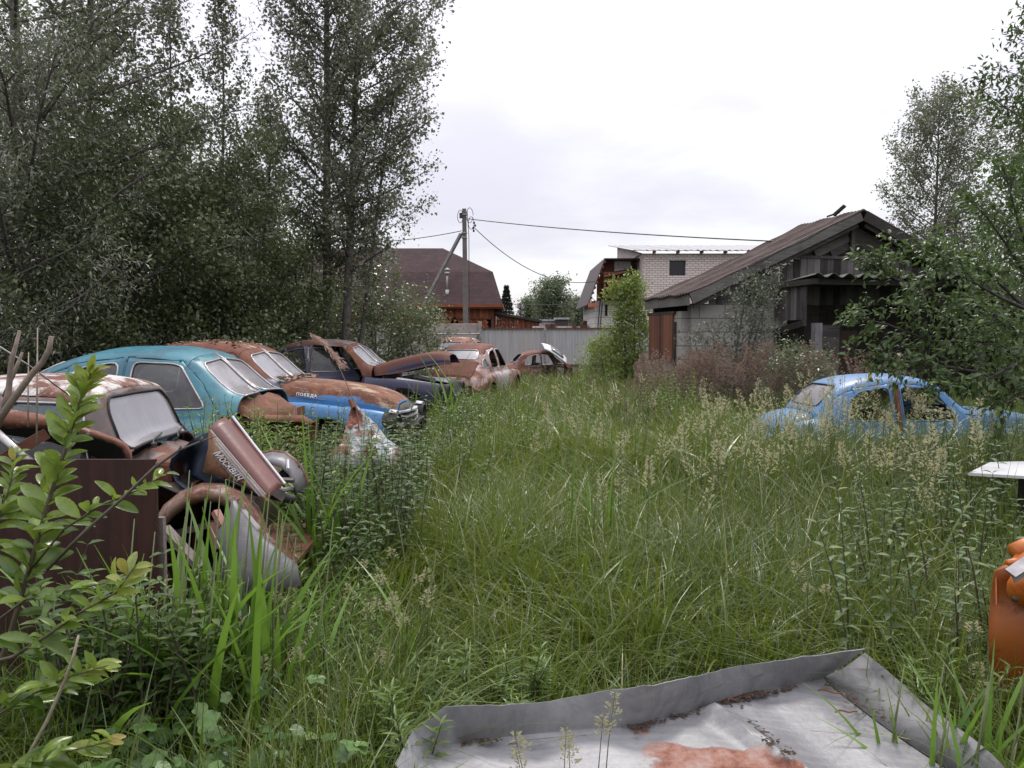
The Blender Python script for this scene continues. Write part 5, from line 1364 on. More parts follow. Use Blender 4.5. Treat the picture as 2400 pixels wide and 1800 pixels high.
def hmap(x, y):
    h = .60 + .07*vnoise(x, y, 1.1, 1) + .05*vnoise(x, y, 3.0, 2)
    h *= np.interp(y, [2, 3.4, 5, 9, 30], [.66, .74, .92, 1.12, 1.25])
    h *= 1 + .28*np.clip((x-.9)/1.5, 0, 1)*np.clip((6.5-y)/3, 0, 1)
    h *= np.where((x < -.45) & (y < 3.3), 1.28, 1)
    h *= np.where((x > 1.9) & (y > 7.0) & (y < 11), 1.28, 1)
    px = x/np.maximum(y, .1)
    h *= np.where((px > .12) & (px < .28) & (y > 12) & (y < 19), 1.2, 1)
    h *= np.where((y > 24), .8, 1)
    dsh = np.interp(x, SHEET_PTS[:, 0], SHEET_PTS[:, 1]); near_s = (x > SHEET_PTS[0, 0]) & (x < SHEET_PTS[-1, 0]+.1)
    h *= np.where(near_s, np.clip(.62+(y-dsh)*.45, .5, 1), 1)
    return h
def grass():
    r = np.random.RandomState(11); parts = []
    for (y0, y1, dens, segs, wd) in ((1.9, 4.2, 2100, 7, .0075), (4.2, 7.0, 1400, 6, .0090), (7.0, 12, 780, 5, .012), (12, 20, 380, 4, .017), (20, 36, 170, 3, .026)):
        hw = .73*y1+1.5; n = int((y1-y0)*2*hw*dens)
        x = r.uniform(-hw, hw, n); y = r.uniform(y0, y1, n)
        keep = (np.abs(x) < .73*y+1.5) & ~in_foot(x, y) & ~in_sheet(x, y) & ~in_barn(x, y)
        cl = vnoise(x, y, 5.5, 9)*.5+vnoise(x, y, 14, 10)*.5
        keep &= r.rand(n) < np.clip(.80+.9*cl, .12, 1)
        x, y, cl = x[keep], y[keep], cl[keep]; n = len(x)
        h = hmap(x, y)*(.45+.75*r.rand(n)**.8)*(1+.25*cl)
        tall = r.rand(n) < .05; h = np.where(tall, h*1.35, h)
        az = vnoise(x, y, 1.7, 4)*4.0 + r.normal(0, 1.6, n) + .4
        lean = np.abs(r.normal(.34, .34, n)) + .08; lean = np.where(r.rand(n) < .30, lean+.45+.6*r.rand(n), lean)
        w = wd*(.55+.9*r.rand(n)); wide = r.rand(n) < .09; w = np.where(wide, w*2.1, w)
        tint = np.clip(.36 + .22*vnoise(x, y, .9, 5) + .16*r.randn(n) + .14*np.exp(-((x/np.maximum(y, 1)-.05)/.16)**2), 0, .74)
        tint = np.where(wide, np.clip(.30+.2*r.rand(n), 0, .74), tint); tint = np.where(r.rand(n) < .055, .85+.15*r.rand(n), tint)
        P = np.stack([x, y, ground_z(x, y)-.02], -1)
        parts.append(blades(P, h, w, lean, az, tint, segs))
    V, F, T = join(parts); o = mesh_np('grass', V, F, M['grass'], tint=T); print('GRASS', len(V))
    tag(o, 'tall arching green grass covering the whole yard', 'grass', None, 'stuff')
grass()

def sample(px0, px1, d0, d1, n, r, clear=True):
    px = r.uniform(px0, px1, n); d = r.uniform(d0, d1, n); x = (px-1200)/F_PX*d; y = d
    k = ~in_sheet(x, y, .05) & ~in_foot(x, y) if clear else np.ones(n, bool)
    return x[k], y[k]
def weeds(regions, name, label, mat, leaf_len, leaf_w, seed, pairs=10, height=1.0, droop=.35, whorl=2):
    r = np.random.RandomState(seed); st = MB(); parts = []
    for (a, b, c, d, n, hs) in regions:
        x, y = sample(a, b, c, d, n, r)
        for X, Y in zip(x, y):
            H = height*hs*(.65+.5*r.rand()); lx, ly = r.normal(0, .10, 2)
            pts = [(X+lx*t*t, Y+ly*t*t, H*t) for t in (0, .35, .7, 1)]
            st.tube(pts, [.0055, .005, .004, .0015], 4, cap=False)
            m = pairs; t = np.linspace(.22, 1.0, m); a0 = r.rand()*6.28
            for q in range(whorl):
                az = a0 + np.arange(m)*1.57 + q*6.283/whorl + r.normal(0, .2, m)
                P = np.stack([X+lx*t*t, Y+ly*t*t, H*t], -1); up = .25+.5*t-droop
                dr = np.stack([np.cos(az), np.sin(az), up+r.normal(0, .12, m)], -1)
                nh = np.stack([r.normal(0, .2, m), r.normal(0, .2, m), np.ones(m)], -1)
                sz = leaf_len*(.55+.75*np.sin(math.pi*np.clip(1.12-t, 0, 1))**.6)*(.75+.4*r.rand(m))
                parts.append(scatter(WT, P, dr, nh, sz, sz*leaf_w, np.clip(.35+.35*t+.15*r.randn(m), 0, .95)))
    V, F, T = join(parts); o = mesh_np(name, V, F, mat, tint=T); tag(o, label, 'weeds', None, 'stuff')
    s = st.build('stems', M['stem'], o)
WT = leaf_tmpl(3, lambda t: math.sin(math.pi*min(1, t**.75))**.9, .22, .10)
weeds([(700, 1000, 5.2, 8.4, 150, .95), (560, 760, 5.6, 7.4, 22, .9), (940, 1130, 7.5, 13, 50, .85), (700, 900, 4.5, 5.4, 26, .8), (2000, 2420, 3.4, 5.6, 34, .8), (2180, 2450, 5.0, 8.5, 40, 1.0), (60, 480, 2.7, 3.05, 40, .8), (1900, 2400, 7.5, 9.5, 16, .8)],
      'nettle_patch', 'dark leafy nettles growing between the wrecks and the grass', M['weed'], .062, .40, 21, 13)
weeds([(450, 660, 5.3, 7.2, 110, 1.15), (640, 800, 6.0, 8.2, 46, 1.0), (200, 520, 2.75, 3.1, 40, .75), (1050, 1250, 9, 16, 60, .85), (1500, 1640, 11, 14, 80, 1.1), (850, 990, 2.55, 3.0, 16, .42), (560, 900, 3.3, 4.8, 26, .42), (980, 1280, 3.15, 3.5, 18, .36), (2150, 2420, 2.9, 4.0, 12, .45)],
      'willowherb_patch', 'pale green narrow leaved weeds standing among the old cars', M['weed_light'], .062, .20, 22, 16, .95, .1)

# flowering grass stems
def panicles(regions, name, label, mat, seed, height, plume, nsp, sp_len, stemm, spread=.03, nod=.3):
    r = np.random.RandomState(seed); st = MB(); parts = []
    for (a, b, c, d, n, hs) in regions:
        x, y = sample(a, b, c, d, n, r)
        for X, Y in zip(x, y):
            H = height*hs*(.72+.42*r.rand()); az = r.rand()*6.28; ln = abs(r.normal(.10, .10)); ex, ey = math.cos(az)*ln*H, math.sin(az)*ln*H
            f = lambda t: np.array([X+ex*t**2, Y+ey*t**2, H*(t-.12*nod*t**4)])
            st.tube([tuple(f(t)) for t in (0, .4, .75, 1.0)], [.003, .0026, .002, .001], 3, tint=r.rand(), cap=False)
            pl = plume*(.7+.6*r.rand()); t = 1 - (pl/H)*r.rand(nsp)**.9; prog = (t-(1-pl/H))/(pl/H)
            P = np.array([f(q) for q in t]); a2 = r.rand(nsp)*6.28; rad = spread*(1.15-prog)*(.3+.9*r.rand(nsp))
            side = np.stack([np.cos(a2), np.sin(a2), np.zeros(nsp)], -1); P = P+side*rad[:, None]+np.stack([np.zeros(nsp)]*2+[rad*.8], -1)
            dr = side*.8+np.stack([np.full(nsp, ex*1.5), np.full(nsp, ey*1.5), np.full(nsp, .9-nod)], -1)
            sz = sp_len*(.6+.8*r.rand(nsp)); parts.append(scatter(DIAM, P, dr, np.stack([side[:, 1], -side[:, 0], np.full(nsp, .3)], -1), sz, sz*.36, np.clip(.5+.28*r.randn(nsp), 0, 1)))
    V, F, T = join(parts); o = mesh_np(name, V, F, mat, tint=T); tag(o, label, 'grass', None, 'stuff'); st.build('stems', stemm, o)
M['green_stem'] = plain('green_stem', (.10, .12, .045), .6)
panicles([(1640, 2160, 5.2, 8.8, 80, 1.0), (1900, 2080, 6.6, 8.4, 34, 1.12), (1150, 1900, 6.5, 12, 46, .95), (1300, 1700, 4.6, 7, 16, .9), (2100, 2400, 4.5, 8, 30, 1.0)],
         'flowering_grass', 'cream seed heads of tall grass in front of the light blue car', M['panicle'], 31, 1.18, .24, 62, .024, M['green_stem'], .034)
panicles([(800, 1000, 3.3, 3.9, 12, .62), (580, 700, 2.9, 3.5, 8, .62), (880, 960, 3.0, 3.4, 5, .6), (1250, 1430, 2.12, 2.26, 6, .70), (1900, 1990, 3.6, 4.0, 3, .7), (2300, 2400, 2.8, 3.2, 6, .6)],
         'cocksfoot_grass', 'fluffy pale seed heads low in the near grass', M['panicle'], 32, 1.0, .10, 60, .014, M['green_stem'], .022, .5)
panicles([(1490, 1660, 12.8, 15.5, 60, .86), (1600, 1800, 13, 15.6, 85, .95), (1790, 1960, 12.6, 14.4, 42, .95), (1960, 2140, 13, 14.5, 18, .85)],
         'dry_reeds', 'reddish brown dry reed plumes before the barn', M['reed_plume'], 33, 1.62, .55, 85, .05, M['reed_plume'], .085, .35)
panicles([(1230, 1420, 13, 22, 60, 1.0), (1420, 1560, 10, 14, 50, 1.0), (1000, 1300, 10, 20, 40, .9)], 'sorrel_stalks', 'brown seed stalks of dock scattered in the far grass', M['reed_plume'], 34, 1.02, .25, 30, .022, M['stem'], .03, .1)

# clumps of broad reed blades, each a thing
def reed_clump(px, d, n, H, label, seed, wd=.030, spread=.12, px2=None):
    r = np.random.RandomState(seed); b = on(px, 1000, 0) if False else Vector(((px-1200)/F_PX*d, d, 0))
    P = np.stack([r.normal(0, spread, n), r.normal(0, spread*.7, n), np.zeros(n)], -1); h = H*(.55+.55*r.rand(n))
    root = thing('reed_clump', label, 'reeds', b, 0, 'clumps of broad reeds')
    V, F, T = blades(P, h, wd*(.6+.7*r.rand(n)), np.abs(r.normal(.40, .28, n))+.08, r.rand(n)*6.28, np.clip(.5+.25*r.randn(n), 0, 1), 9, .25)
    mesh_np('leaves', V, F, M['reed_leaf'], root, T)
    st = MB()
    for i in range(n//3): st.tube([P[i*3], P[i*3]+np.array([.02, 0, h[i*3]*.6]), P[i*3]+np.array([.06, .02, h[i*3]*1.0])], [.006, .005, .002], 5)
    st.build('stalk', M['green_stem'], root, True)
reed_clump(505, 3.15, 60, 1.16, 'bright broad reed clump in front of the round rusty arch', 41, .046, .16)
reed_clump(600, 3.3, 30, .92, 'reed blades leaning before the pale grey torn sheet', 42, .040, .16)
reed_clump(400, 2.95, 34, 1.0, 'reed blades standing at the right corner of the brown board', 43, .040, .16)
reed_clump(770, 5.1, 22, 1.25, 'tall narrow reed clump before the blue fendered car', 44, .034, .10)
reed_clump(740, 5.3, 12, 1.0, 'shorter reed clump beside the crumpled panel', 45, .03, .1)
reed_clump(1065, 13.2, 16, 1.75, 'tall reeds growing behind the rear of the red brown car', 46, .06, .25)
reed_clump(990, 11.5, 14, 1.35, 'reeds beside the white fender strip', 47, .05, .22)
reed_clump(1400, 5.9, 14, .95, 'slender reeds alone in the middle of the grass', 48, .022, .1)
reed_clump(2140, 2.75, 7, .50, 'small bright reed tuft right of the zinc sheet', 49, .024, .04)
reed_clump(2325, 2.6, 26, .70, 'low reed tuft below the orange fender', 50, .026, .1)
reed_clump(505, 6.4, 10, 1.35, 'dark reed blades in front of the teal windshield', 51, .045, .12)
reed_clump(300, 2.9, 26, .92, 'reed blades growing close before the brown board', 53, .038, .16)
reed_clump(960, 3.7, 9, .72, 'single bright reed shoots in the near left grass', 52, .022, .05)

# round leaved creeper in the lower left corner
def creeper():
    r = np.random.RandomState(61); parts = []
    nl = 8
    V = [(0, 0, 0)]; F = []
    n = 16
    for i in range(n+1):
        a = -2.75+5.5*i/n; rad = .5*(1+.13*math.cos(a*2.5*2)+.05*(i % 2)); V.append((.42+rad*math.cos(a), rad*math.sin(a)*1.0, .10*abs(math.sin(a*2.5))-.10*rad))
    for i in range(1, n+1): F.append((0, i, i+1, i+1))
    tm = (np.array(V), np.array([(0, i, i+1) for i in range(1, n+1)]))
    px = np.concatenate([r.uniform(260, 660, 100), r.uniform(150, 520, 45), r.uniform(640, 860, 14), r.uniform(560, 760, 16)]); py = np.concatenate([r.uniform(1575, 1800, 100), r.uniform(1690, 1830, 45), r.uniform(1680, 1810, 14), r.uniform(1440, 1600, 16)])
    z = r.uniform(.16, .46, len(px)); P = np.array([on(a, b, c) for a, b, c in zip(px, py, z)]); k = len(P)
    az = r.rand(k)*6.28; d = np.stack([np.cos(az), np.sin(az), r.normal(-.15, .2, k)], -1); nh = np.stack([r.normal(0, .45, k), r.normal(-.35, .4, k), np.ones(k)], -1)
    sz = .035+.055*r.rand(k)
    W = scatter(tm, P, d, nh, sz, sz*1.05, np.clip(.45+.25*r.randn(k), 0, 1))
    o = mesh_np('creeper', W[0], W[1], leaf_mat('creeper_leaf', (.035, .080, .020), (.10, .19, .045), (.17, .25, .06), .38, .25, .5, None, 26), tint=W[2], smooth=False)
    tag(o, 'round leaved creeper covering the ground in the lower left corner', 'creeper', None, 'stuff')
    st = MB()
    for q in P[::2]: st.tube([q, q+np.array([.03, .05, -q[2]*.5]), (q[0]+.04, q[1]+.1, 0)], .002, 3)
    st.build('stems', M['green_stem'], o)
creeper()

# sapling with big wet leaves at the left edge
LT = leaf_tmpl(14, lambda t: (math.sin(math.pi*min(1, (t*.96+.02)**1.15))**.75)*(1+.07*(int(t*14+.5) % 2)), .22, .13)
M['sap_leaf'] = leaf_mat('sapling_leaf', (.055, .115, .020), (.22, .31, .05), (.40, .27, .09), .26, .36, .5, (.30, .40, .06), 16)
def sapling():
    r = np.random.RandomState(71)
    root = wthing('sapling', 'leafy sapling with large shiny leaves before the brown board', 'sapling', (on(-40, 1500, 0).x, 2.3, 0))
    stems = [([(-60, 1720, 2.25), (20, 1500, 2.25), (70, 1330, 2.25), (112, 1180, 2.25), (160, 1030, 2.27), (188, 940, 2.28), (214, 872, 2.28)], .009, 84, 1.1),
             ([(60, 1350, 2.25), (150, 1240, 2.2), (235, 1185, 2.18), (320, 1150, 2.17), (392, 1108, 2.16)], .004, 24, .85),
             ([(-40, 1480, 2.2), (60, 1405, 2.15), (150, 1385, 2.12), (240, 1368, 2.1), (310, 1352, 2.1)], .004, 26, .9),
             ([(-40, 1700, 2.1), (50, 1640, 2.05), (150, 1590, 2.02), (250, 1560, 2.0)], .004, 34, 1.0),
             ([(-50, 1560, 2.15), (30, 1540, 2.08), (110, 1490, 2.05), (180, 1440, 2.04), (270, 1390, 2.03), (318, 1325, 2.02)], .006, 30, .9),
             ([(-60, 1420, 2.3), (-20, 1250, 2.3), (20, 1150, 2.32), (40, 1060, 2.34)], .005, 30, .95),
             ([(-60, 1820, 2.0), (60, 1790, 1.95), (160, 1760, 1.95), (270, 1735, 1.95)], .004, 26, 1.0)]
    parts = []
    for pts, rad, nlv, sc in stems:
        W = [at(*p) for p in pts]; m = MB(); m.tube(W, [rad*(1-.7*i/(len(W)-1)) for i in range(len(W))], 7); m.build('stem', plain('sapling_bark', (.075, .06, .035), .6), root, True)
        k = nlv; t = .22+.78*(np.arange(k)+.5*r.rand(k))/k; seg = t*(len(W)-1); i0 = np.clip(seg.astype(int), 0, len(W)-2); fr = seg-i0
        A = np.array([list(q) for q in W]); P = A[i0]+(A[i0+1]-A[i0])*fr[:, None]; T_ = A[i0+1]-A[i0]; T_ /= np.linalg.norm(T_, axis=1, keepdims=True)
        az = np.arange(k)*2.4+r.normal(0, .3, k); side = np.stack([np.cos(az), -.55*np.abs(np.sin(az))*np.sign(np.sin(az)+.3), .25*np.sin(az)], -1)
        d = side*.9+T_*(.35+.5*t[:, None])+np.stack([np.zeros(k), np.zeros(k), r.normal(.0, .22, k)], -1)
        nh = np.stack([r.normal(0, .4, k), r.normal(-.6, .3, k), np.ones(k)*.9], -1)
        sz = sc*(.098-.046*t**2)*(.65+.6*r.rand(k)); tint = np.clip(.12+.62*t**1.5+.15*r.randn(k), 0, .74); tint = np.where((t > .9) & (r.rand(k) < .30), .92, tint)
        parts.append(scatter(LT, P, d, nh, sz, sz*(.32+.10*r.rand(k)), tint))
    V, F, T = join(parts); V = V-np.array(root.location); k = len(LT[0]); T = T.reshape(-1, k); T[:, 1::3] = np.minimum(T[:, 1::3]+.16, .95); T = T.ravel(); mesh_np('leaves', V, F, M['sap_leaf'], root, T, True)
    m = MB(); W = [at(*p) for p in ((110, 1335, 2.2), (200, 1245, 2.15), (290, 1165, 2.12), (365, 1093, 2.1), (420, 1055, 2.1), (470, 1035, 2.1), (508, 1022, 2.1))]
    m.tube(W, [.0055, .005, .0045, .004, .0035, .003, .001], 6)
    for q in W[1:-1]: m.tube([q, q+Vector((.006, 0, .012))], .0035, 5)
    m.build('bare_twig', plain('twig_bark', (.09, .075, .062), .7), root, True)
sapling()
def stalk(pts, rads, name, label, mat, cat='stalk'):
    m = MB(); m.tube([at(*p) for p in pts], rads, 7); o = m.build(name, mat, None, True); tag(o, label, cat, 'dry stalks'); return o
M['dry'] = plain('dry_stalk', (.20, .155, .125), .85, 0, .3, 25)
stalk([(-20, 1010, 2.2), (25, 945, 2.2), (72, 880, 2.2), (100, 848, 2.2), (115, 820, 2.2), (120, 788, 2.2)], [.011, .010, .009, .008, .008, .006], 'dry_stalk', 'thick bent dry stalk at the left edge, before the white roof', M['dry'])
stalk([(-5, 1000, 2.5), (20, 920, 2.5), (26, 850, 2.5), (46, 775, 2.5)], [.010, .010, .008, .005], 'dry_stalk', 'straight dry stalk left of the bent one, tall and bare', M['dry'])
stalk([(8, 930, 2.6), (35, 870, 2.6), (52, 826, 2.6)], [.006, .007, .004], 'dry_stalk', 'short broken dry stalk between the two tall ones', M['dry'])
stalk([(86, 1040, 3.4), (87, 900, 3.4), (88, 768, 3.4)], [.004, .004, .002], 'dry_stalk', 'thin upright straw crossing the white rusty roof', M['straw'])
stalk([(66, 1000, 3.5), (66, 900, 3.5), (67, 825, 3.5)], [.004, .003, .002], 'dry_stalk', 'thinner straw just left of the upright one', M['straw'])
stalk([(-20, 800, 2.9), (70, 858, 3.0), (160, 925, 3.2)], [.003, .003, .003], 'wire', 'thin pale wire slanting across the white rusty roof', M['steel'], 'wire')
stalk([(35, 1830, 2.0), (110, 1690, 2.0), (150, 1600, 1.98), (172, 1540, 1.97), (184, 1490, 1.97)], [.005, .005, .0045, .004, .003], 'dry_stalk', 'pale dead stalk rising in the lower left corner', M['straw'])
# reed plume in front of the dark violet car
def plume():
    r = np.random.RandomState(81); root = wthing('reed_plume', 'feathery brown reed plume hanging before the dark violet car', 'reed', tuple(at(830, 1000, 7.2)))
    W = [at(842, 1010, 7.2), at(836, 960, 7.2), at(815, 905, 7.2), at(790, 850, 7.2), at(770, 820, 7.2), at(740, 790, 7.2), at(722, 780, 7.2)]
    m = MB(); m.tube(W, [.006, .005, .005, .004, .003, .002, .001], 5); m.build('stalk', M['dry'], root, True)
    A = np.array([list(q) for q in W[3:]]); n = 420; t = r.rand(n)*(len(A)-1.001); i = t.astype(int); P = A[i]+(A[i+1]-A[i])*(t-i)[:, None]
    d = np.stack([.4+.5*r.rand(n), r.normal(0, .3, n), -.25-.5*r.rand(n)], -1); P = P + d*(.09*r.rand(n))[:, None]
    V, F, T = scatter(DIAM, P, d, np.stack([r.normal(0, 1, n), r.normal(-1, 1, n), np.ones(n)], -1), .05*(.6+.8*r.rand(n)), np.full(n, .008), r.rand(n)); V = V-np.array(root.location); mesh_np('feather', V, F, leaf_mat('plume_feather', (.25, .16, .13), (.42, .30, .25), None, .8, .3, .2), root, T)
plume()
# ------------------------------------------------------------------ trees and bushes
M['bark'] = plain('grey_bark', (.12, .108, .10), .9, 0, .35, 9, .5)
M['bark_dark'] = plain('dark_bark', (.04, .034, .03), .9, 0, .35, 9, .5)
M['lf_willow'] = leaf_mat('willow_leaf', (.050, .062, .032), (.135, .152, .080), (.25, .26, .16), .26, .24, 1.0)
M['lf_aspen'] = leaf_mat('aspen_leaf', (.072, .083, .054), (.17, .185, .115), (.26, .265, .17), .32, .26, .8)
M['lf_alder'] = leaf_mat('alder_leaf', (.048, .066, .028), (.128, .158, .066), (.21, .22, .10), .38, .25, .6)
M['lf_yellow'] = leaf_mat('yellow_bush_leaf', (.075, .115, .025), (.19, .25, .055), (.28, .32, .10), .42, .35)
M['lf_grey'] = leaf_mat('grey_willow_leaf', (.045, .058, .036), (.115, .135, .085), (.24, .25, .18), .5, .2, .35)
M['lf_cherry'] = leaf_mat('cherry_leaf', (.022, .042, .012), (.07, .115, .028), (.15, .20, .045), .42, .30, .4)
M['lf_far'] = leaf_mat('far_willow_leaf', (.06, .085, .045), (.13, .165, .085), (.19, .22, .12), .5, .25)
def tree(name, label, px, D, H, R, n_limb, n_leaf, ll, lw, mat, seed, tr=.07, t0=.2, lean=(0, 0), up=.75, group=None, shape=(.35, .75), cat='tree', bark=None, sig=.10, low=0.0, wob=.10, base=None, curve=1.6, stems=1, droop=.0, hang=-.15, tm=DIAM):
    r = np.random.RandomState(seed); b = Vector(((px-1200)/F_PX*D, D, 0)) if base is None else Vector(base)
    root = thing(name, label, cat, b, 0, group); tk = MB(); segA = []; segB = []
    for s in range(stems):
        sa = s*6.283/max(stems, 1)+r.rand(); so = (.06*math.cos(sa), .06*math.sin(sa)) if stems > 1 else (0, 0); sl = (math.cos(sa)*R*.28, math.sin(sa)*R*.28) if stems > 1 else (0, 0)
        hs = H*(1 if s == 0 else .72+.25*r.rand())
        def tp(t): return np.array([so[0]+sl[0]*t+lean[0]*t**curve + wob*math.sin(t*5+seed)*t, so[1]+sl[1]*t+lean[1]*t**curve + wob*math.cos(t*4+seed*2)*t, hs*t])
        tk.tube([tp(t) for t in np.linspace(0, 1, 12)], [tr*(1-.93*t)+.004 for t in np.linspace(0, 1, 12)], 8)
        nl = max(4, n_limb//stems)
        for i in range(nl):
            t = t0+(1-t0)*((i+.3+.5*r.rand())/nl)**.92; p = tp(t); az = i*2.39996+r.normal(0, .35)
            tt = (t-t0)/(1-t0); pr = (tt+.10)**shape[0]*(1.03-tt)**shape[1]*1.55
            L_ = max(.12, R*pr*(.62+.55*r.rand())); ux = up*(.55+.7*tt)
            d = np.array([math.cos(az), math.sin(az), ux]); d /= np.linalg.norm(d); pts = []
            for u in (0, .35, .7, 1.0): pts.append(p+d*L_*u+np.array([0, 0, (.10-droop)*L_*u*u])+r.normal(0, .02*L_, 3)*u)
            r0 = max(.006, tr*(1-.9*t)*.42); tk.tube(pts, [r0, r0*.75, r0*.45, .003], 5, cap=False)
            m = max(3, int(5*L_/(.55+.2*R)))+3
            for k in range(m):
                u = .18+.82*(k+r.rand())/m; q = np.array(pts[0])*(1-u)+np.array(pts[-1])*u if u < .01 else np.array([np.interp(u, (0, .35, .7, 1), [a[c] for a in pts]) for c in range(3)])
                dd = d*.6+r.normal(0, .55, 3)+np.array([0, 0, .12-droop]); dd /= np.linalg.norm(dd); l2 = (.16+.30*L_*(1.1-u))*(.6+.6*r.rand()); e2 = q+dd*l2
                tk.tube([q, e2], [r0*.35+.001, .0015], 3, cap=False); segA.append(q); segB.append(e2)
    tk.build('trunk', bark or M['bark'], root, True)
    A, B = np.array(segA), np.array(segB); n = n_leaf; i = r.randint(0, len(A), n); t = r.rand(n)**.8; off = r.normal(0, 1, (n, 3))*sig
    P = A[i]+(B[i]-A[i])*t[:, None]+off; P[:, 2] = np.maximum(P[:, 2], .05+low)
    d = (B-A)[i]/np.linalg.norm((B-A)[i], axis=1, keepdims=True)*.5+r.normal(0, .6, (n, 3))+np.array([0, 0, hang-droop])
    nh = r.normal(0, .65, (n, 3))+np.array([0, 0, .75]); cl = r.rand(len(A))[i]
    ln = ll*(.6+.7*r.rand(n)); V, F, T = scatter(tm, P, d, nh, ln, ln*lw*(.8+.4*r.rand(n)), np.clip(.25+.35*cl+.22*r.randn(n), 0, 1))
    mesh_np('crown', V, F, mat, root, T); return root
GL = 'trees behind the old cars'
tree('willow', 'dense dark willow filling the upper left corner', 60, 12.0, 11.0, 3.1, 75, 60000, .085, .24, M['lf_willow'], 101, .14, .06, (.2, 0), .5, GL, (.18, .5), sig=.16, hang=-.35)
tree('willow', 'lower willow behind the teal car roof at the left edge', -60, 10.8, 6.2, 2.3, 42, 26000, .075, .24, M['lf_willow'], 102, .09, .05, (0, 0), .4, GL, (.15, .5), sig=.14, hang=-.35)
tree('aspen', 'dark round leaved aspen right of the big willow', 235, 14.0, 11.5, 1.15, 56, 17000, .075, .85, M['lf_aspen'], 103, .12, .12, (.1, 0), .6, GL, (.25, .45), sig=.12)
tree('aspen', 'slim aspen whose tip stands alone against the sky, left one', 425, 15.0, 8.5, 1.35, 40, 6500, .075, .85, M['lf_aspen'], 104, .06, .12, (-.15, 0), 1.1, GL, (.25, .95), sig=.09)
tree('aspen', 'slim aspen with pointed tip left of the tall trunks', 520, 15.5, 8.7, 1.3, 42, 7500, .07, .8, M['lf_aspen'], 105, .06, .10, (.1, 0), 1.1, GL, (.25, .95), sig=.09)
tree('aspen', 'tall aspen with straight trunk reaching the top of the picture', 768, 17.0, 15.0, 1.95, 74, 31000, .072, .8, M['lf_aspen'], 106, .115, .20, (.15, 0), .95, GL, (.45, .55), sig=.12, wob=.04)
tree('aspen', 'tall aspen with curved trunk, outermost towards the pole', 803, 16.8, 13.6, 2.6, 72, 31000, .072, .8, M['lf_aspen'], 107, .105, .22, (.75, 0), .75, GL, (.42, .62), sig=.12, wob=.06, curve=1.15)
tree('aspen', 'thin aspen leaning right between the curved trunk and the house', 822, 17.2, 8.6, 1.3, 34, 8000, .07, .8, M['lf_aspen'], 108, .06, .24, (1.35, 0), .8, GL, (.35, .6), sig=.11, curve=1.1)
tree('aspen', 'medium aspen standing left of the straight trunk', 640, 17.5, 7.0, 1.15, 44, 8000, .072, .8, M['lf_aspen'], 109, .08, .12, (0, 0), .95, GL, (.35, .7), sig=.11)
for k, (px, D, H, R, n, lb) in enumerate(((330, 13.2, 5.6, 1.9, 22000, 'broad alder bush behind the rusty roofed car'), (130, 12.2, 5.0, 1.9, 18000, 'dark alder bush behind the teal car'), (475, 14.2, 5.4, 1.7, 19000, 'alder bush below the two slim aspens'), (590, 15.6, 6.0, 1.35, 14000, 'upright alder bush left of the straight trunk'), (690, 16.4, 4.2, 1.25, 11000, 'low alder bush at the foot of the tall trunks'), (560, 14.6, 3.2, 1.3, 9000, 'low alder bush just behind the dark violet car'))):
    tree('alder_bush', lb, px, D, H, R, 40, n, .068, .72, M['lf_alder'], 120+k, .05, .03, (0, 0), .55, 'alder bushes behind the old cars', (.12, .5), 'bush', M['bark_dark'], .13, stems=3)
tree('alder_bush', 'leafy alder bush in front of the concrete fence', 880, 18.4, 3.0, 1.5, 34, 8000, .072, .72, M['lf_alder'], 131, .04, .05, (.1, 0), .5, 'alder bushes behind the old cars', (.15, .5), 'bush', sig=.12, stems=3)
tree('alder_bush', 'thin alder bush left of the roof rack car', 985, 19.6, 2.5, .95, 22, 3600, .072, .72, M['lf_alder'], 132, .03, .06, (0, 0), .6, 'alder bushes behind the old cars', (.15, .6), 'bush', sig=.12, stems=2)
tree('alder_bush', 'dark alder bush behind the whitish hidden car', 770, 19.0, 3.2, 1.5, 30, 7500, .08, .72, M['lf_alder'], 133, .04, .04, (0, 0), .5, 'alder bushes behind the old cars', (.12, .5), 'bush', sig=.13, stems=3)
for k, (px, D, H, R) in enumerate(((-120, 20, 11, 3.2), (150, 20.5, 10, 3.0), (390, 21.5, 7.2, 2.5), (560, 23, 6.0, 2.2))):
    tree('alder_tree', ['alder tree deep behind the left willows', 'alder tree behind the big willow', 'alder tree seen through the slim aspens', 'small alder tree before the concrete fence, left of the trunks'][k], px, D, H, R, 46, 15000, .12, .7, M['lf_alder'], 140+k, .1, .04, (0, 0), .5, 'alder trees along the fence', (.15, .5), sig=.2)
# right hand side
tree('birch', 'grey green birch rising behind the barn roof', 2175, 26.0, 9.4, 2.35, 64, 30000, .085, .7, M['lf_aspen'], 150, .11, .22, (.15, 0), .8, None, (.30, .5), sig=.13)
tree('bird_cherry', 'tall leafy tree cut by the right edge of the picture', 2520, 10.0, 6.8, 1.55, 50, 14000, .085, .38, M['lf_cherry'], 151, .09, .15, (-.3, 0), .55, 'bird cherry trees on the right', (.25, .55), sig=.10, hang=-.4)
tree('alder_tree', 'dark tree behind the right end of the barn porch', 2450, 15.0, 5.0, 1.6, 40, 10000, .085, .6, M['lf_cherry'], 152, .08, .08, (0, 0), .5, None, (.2, .5), sig=.13)
tree('alder_tree', 'tall dark tree far right behind the birch', 2400, 24.0, 9.0, 2.4, 44, 12000, .11, .6, M['lf_aspen'], 153, .1, .1, (0, 0), .6, None, (.25, .55), sig=.15)
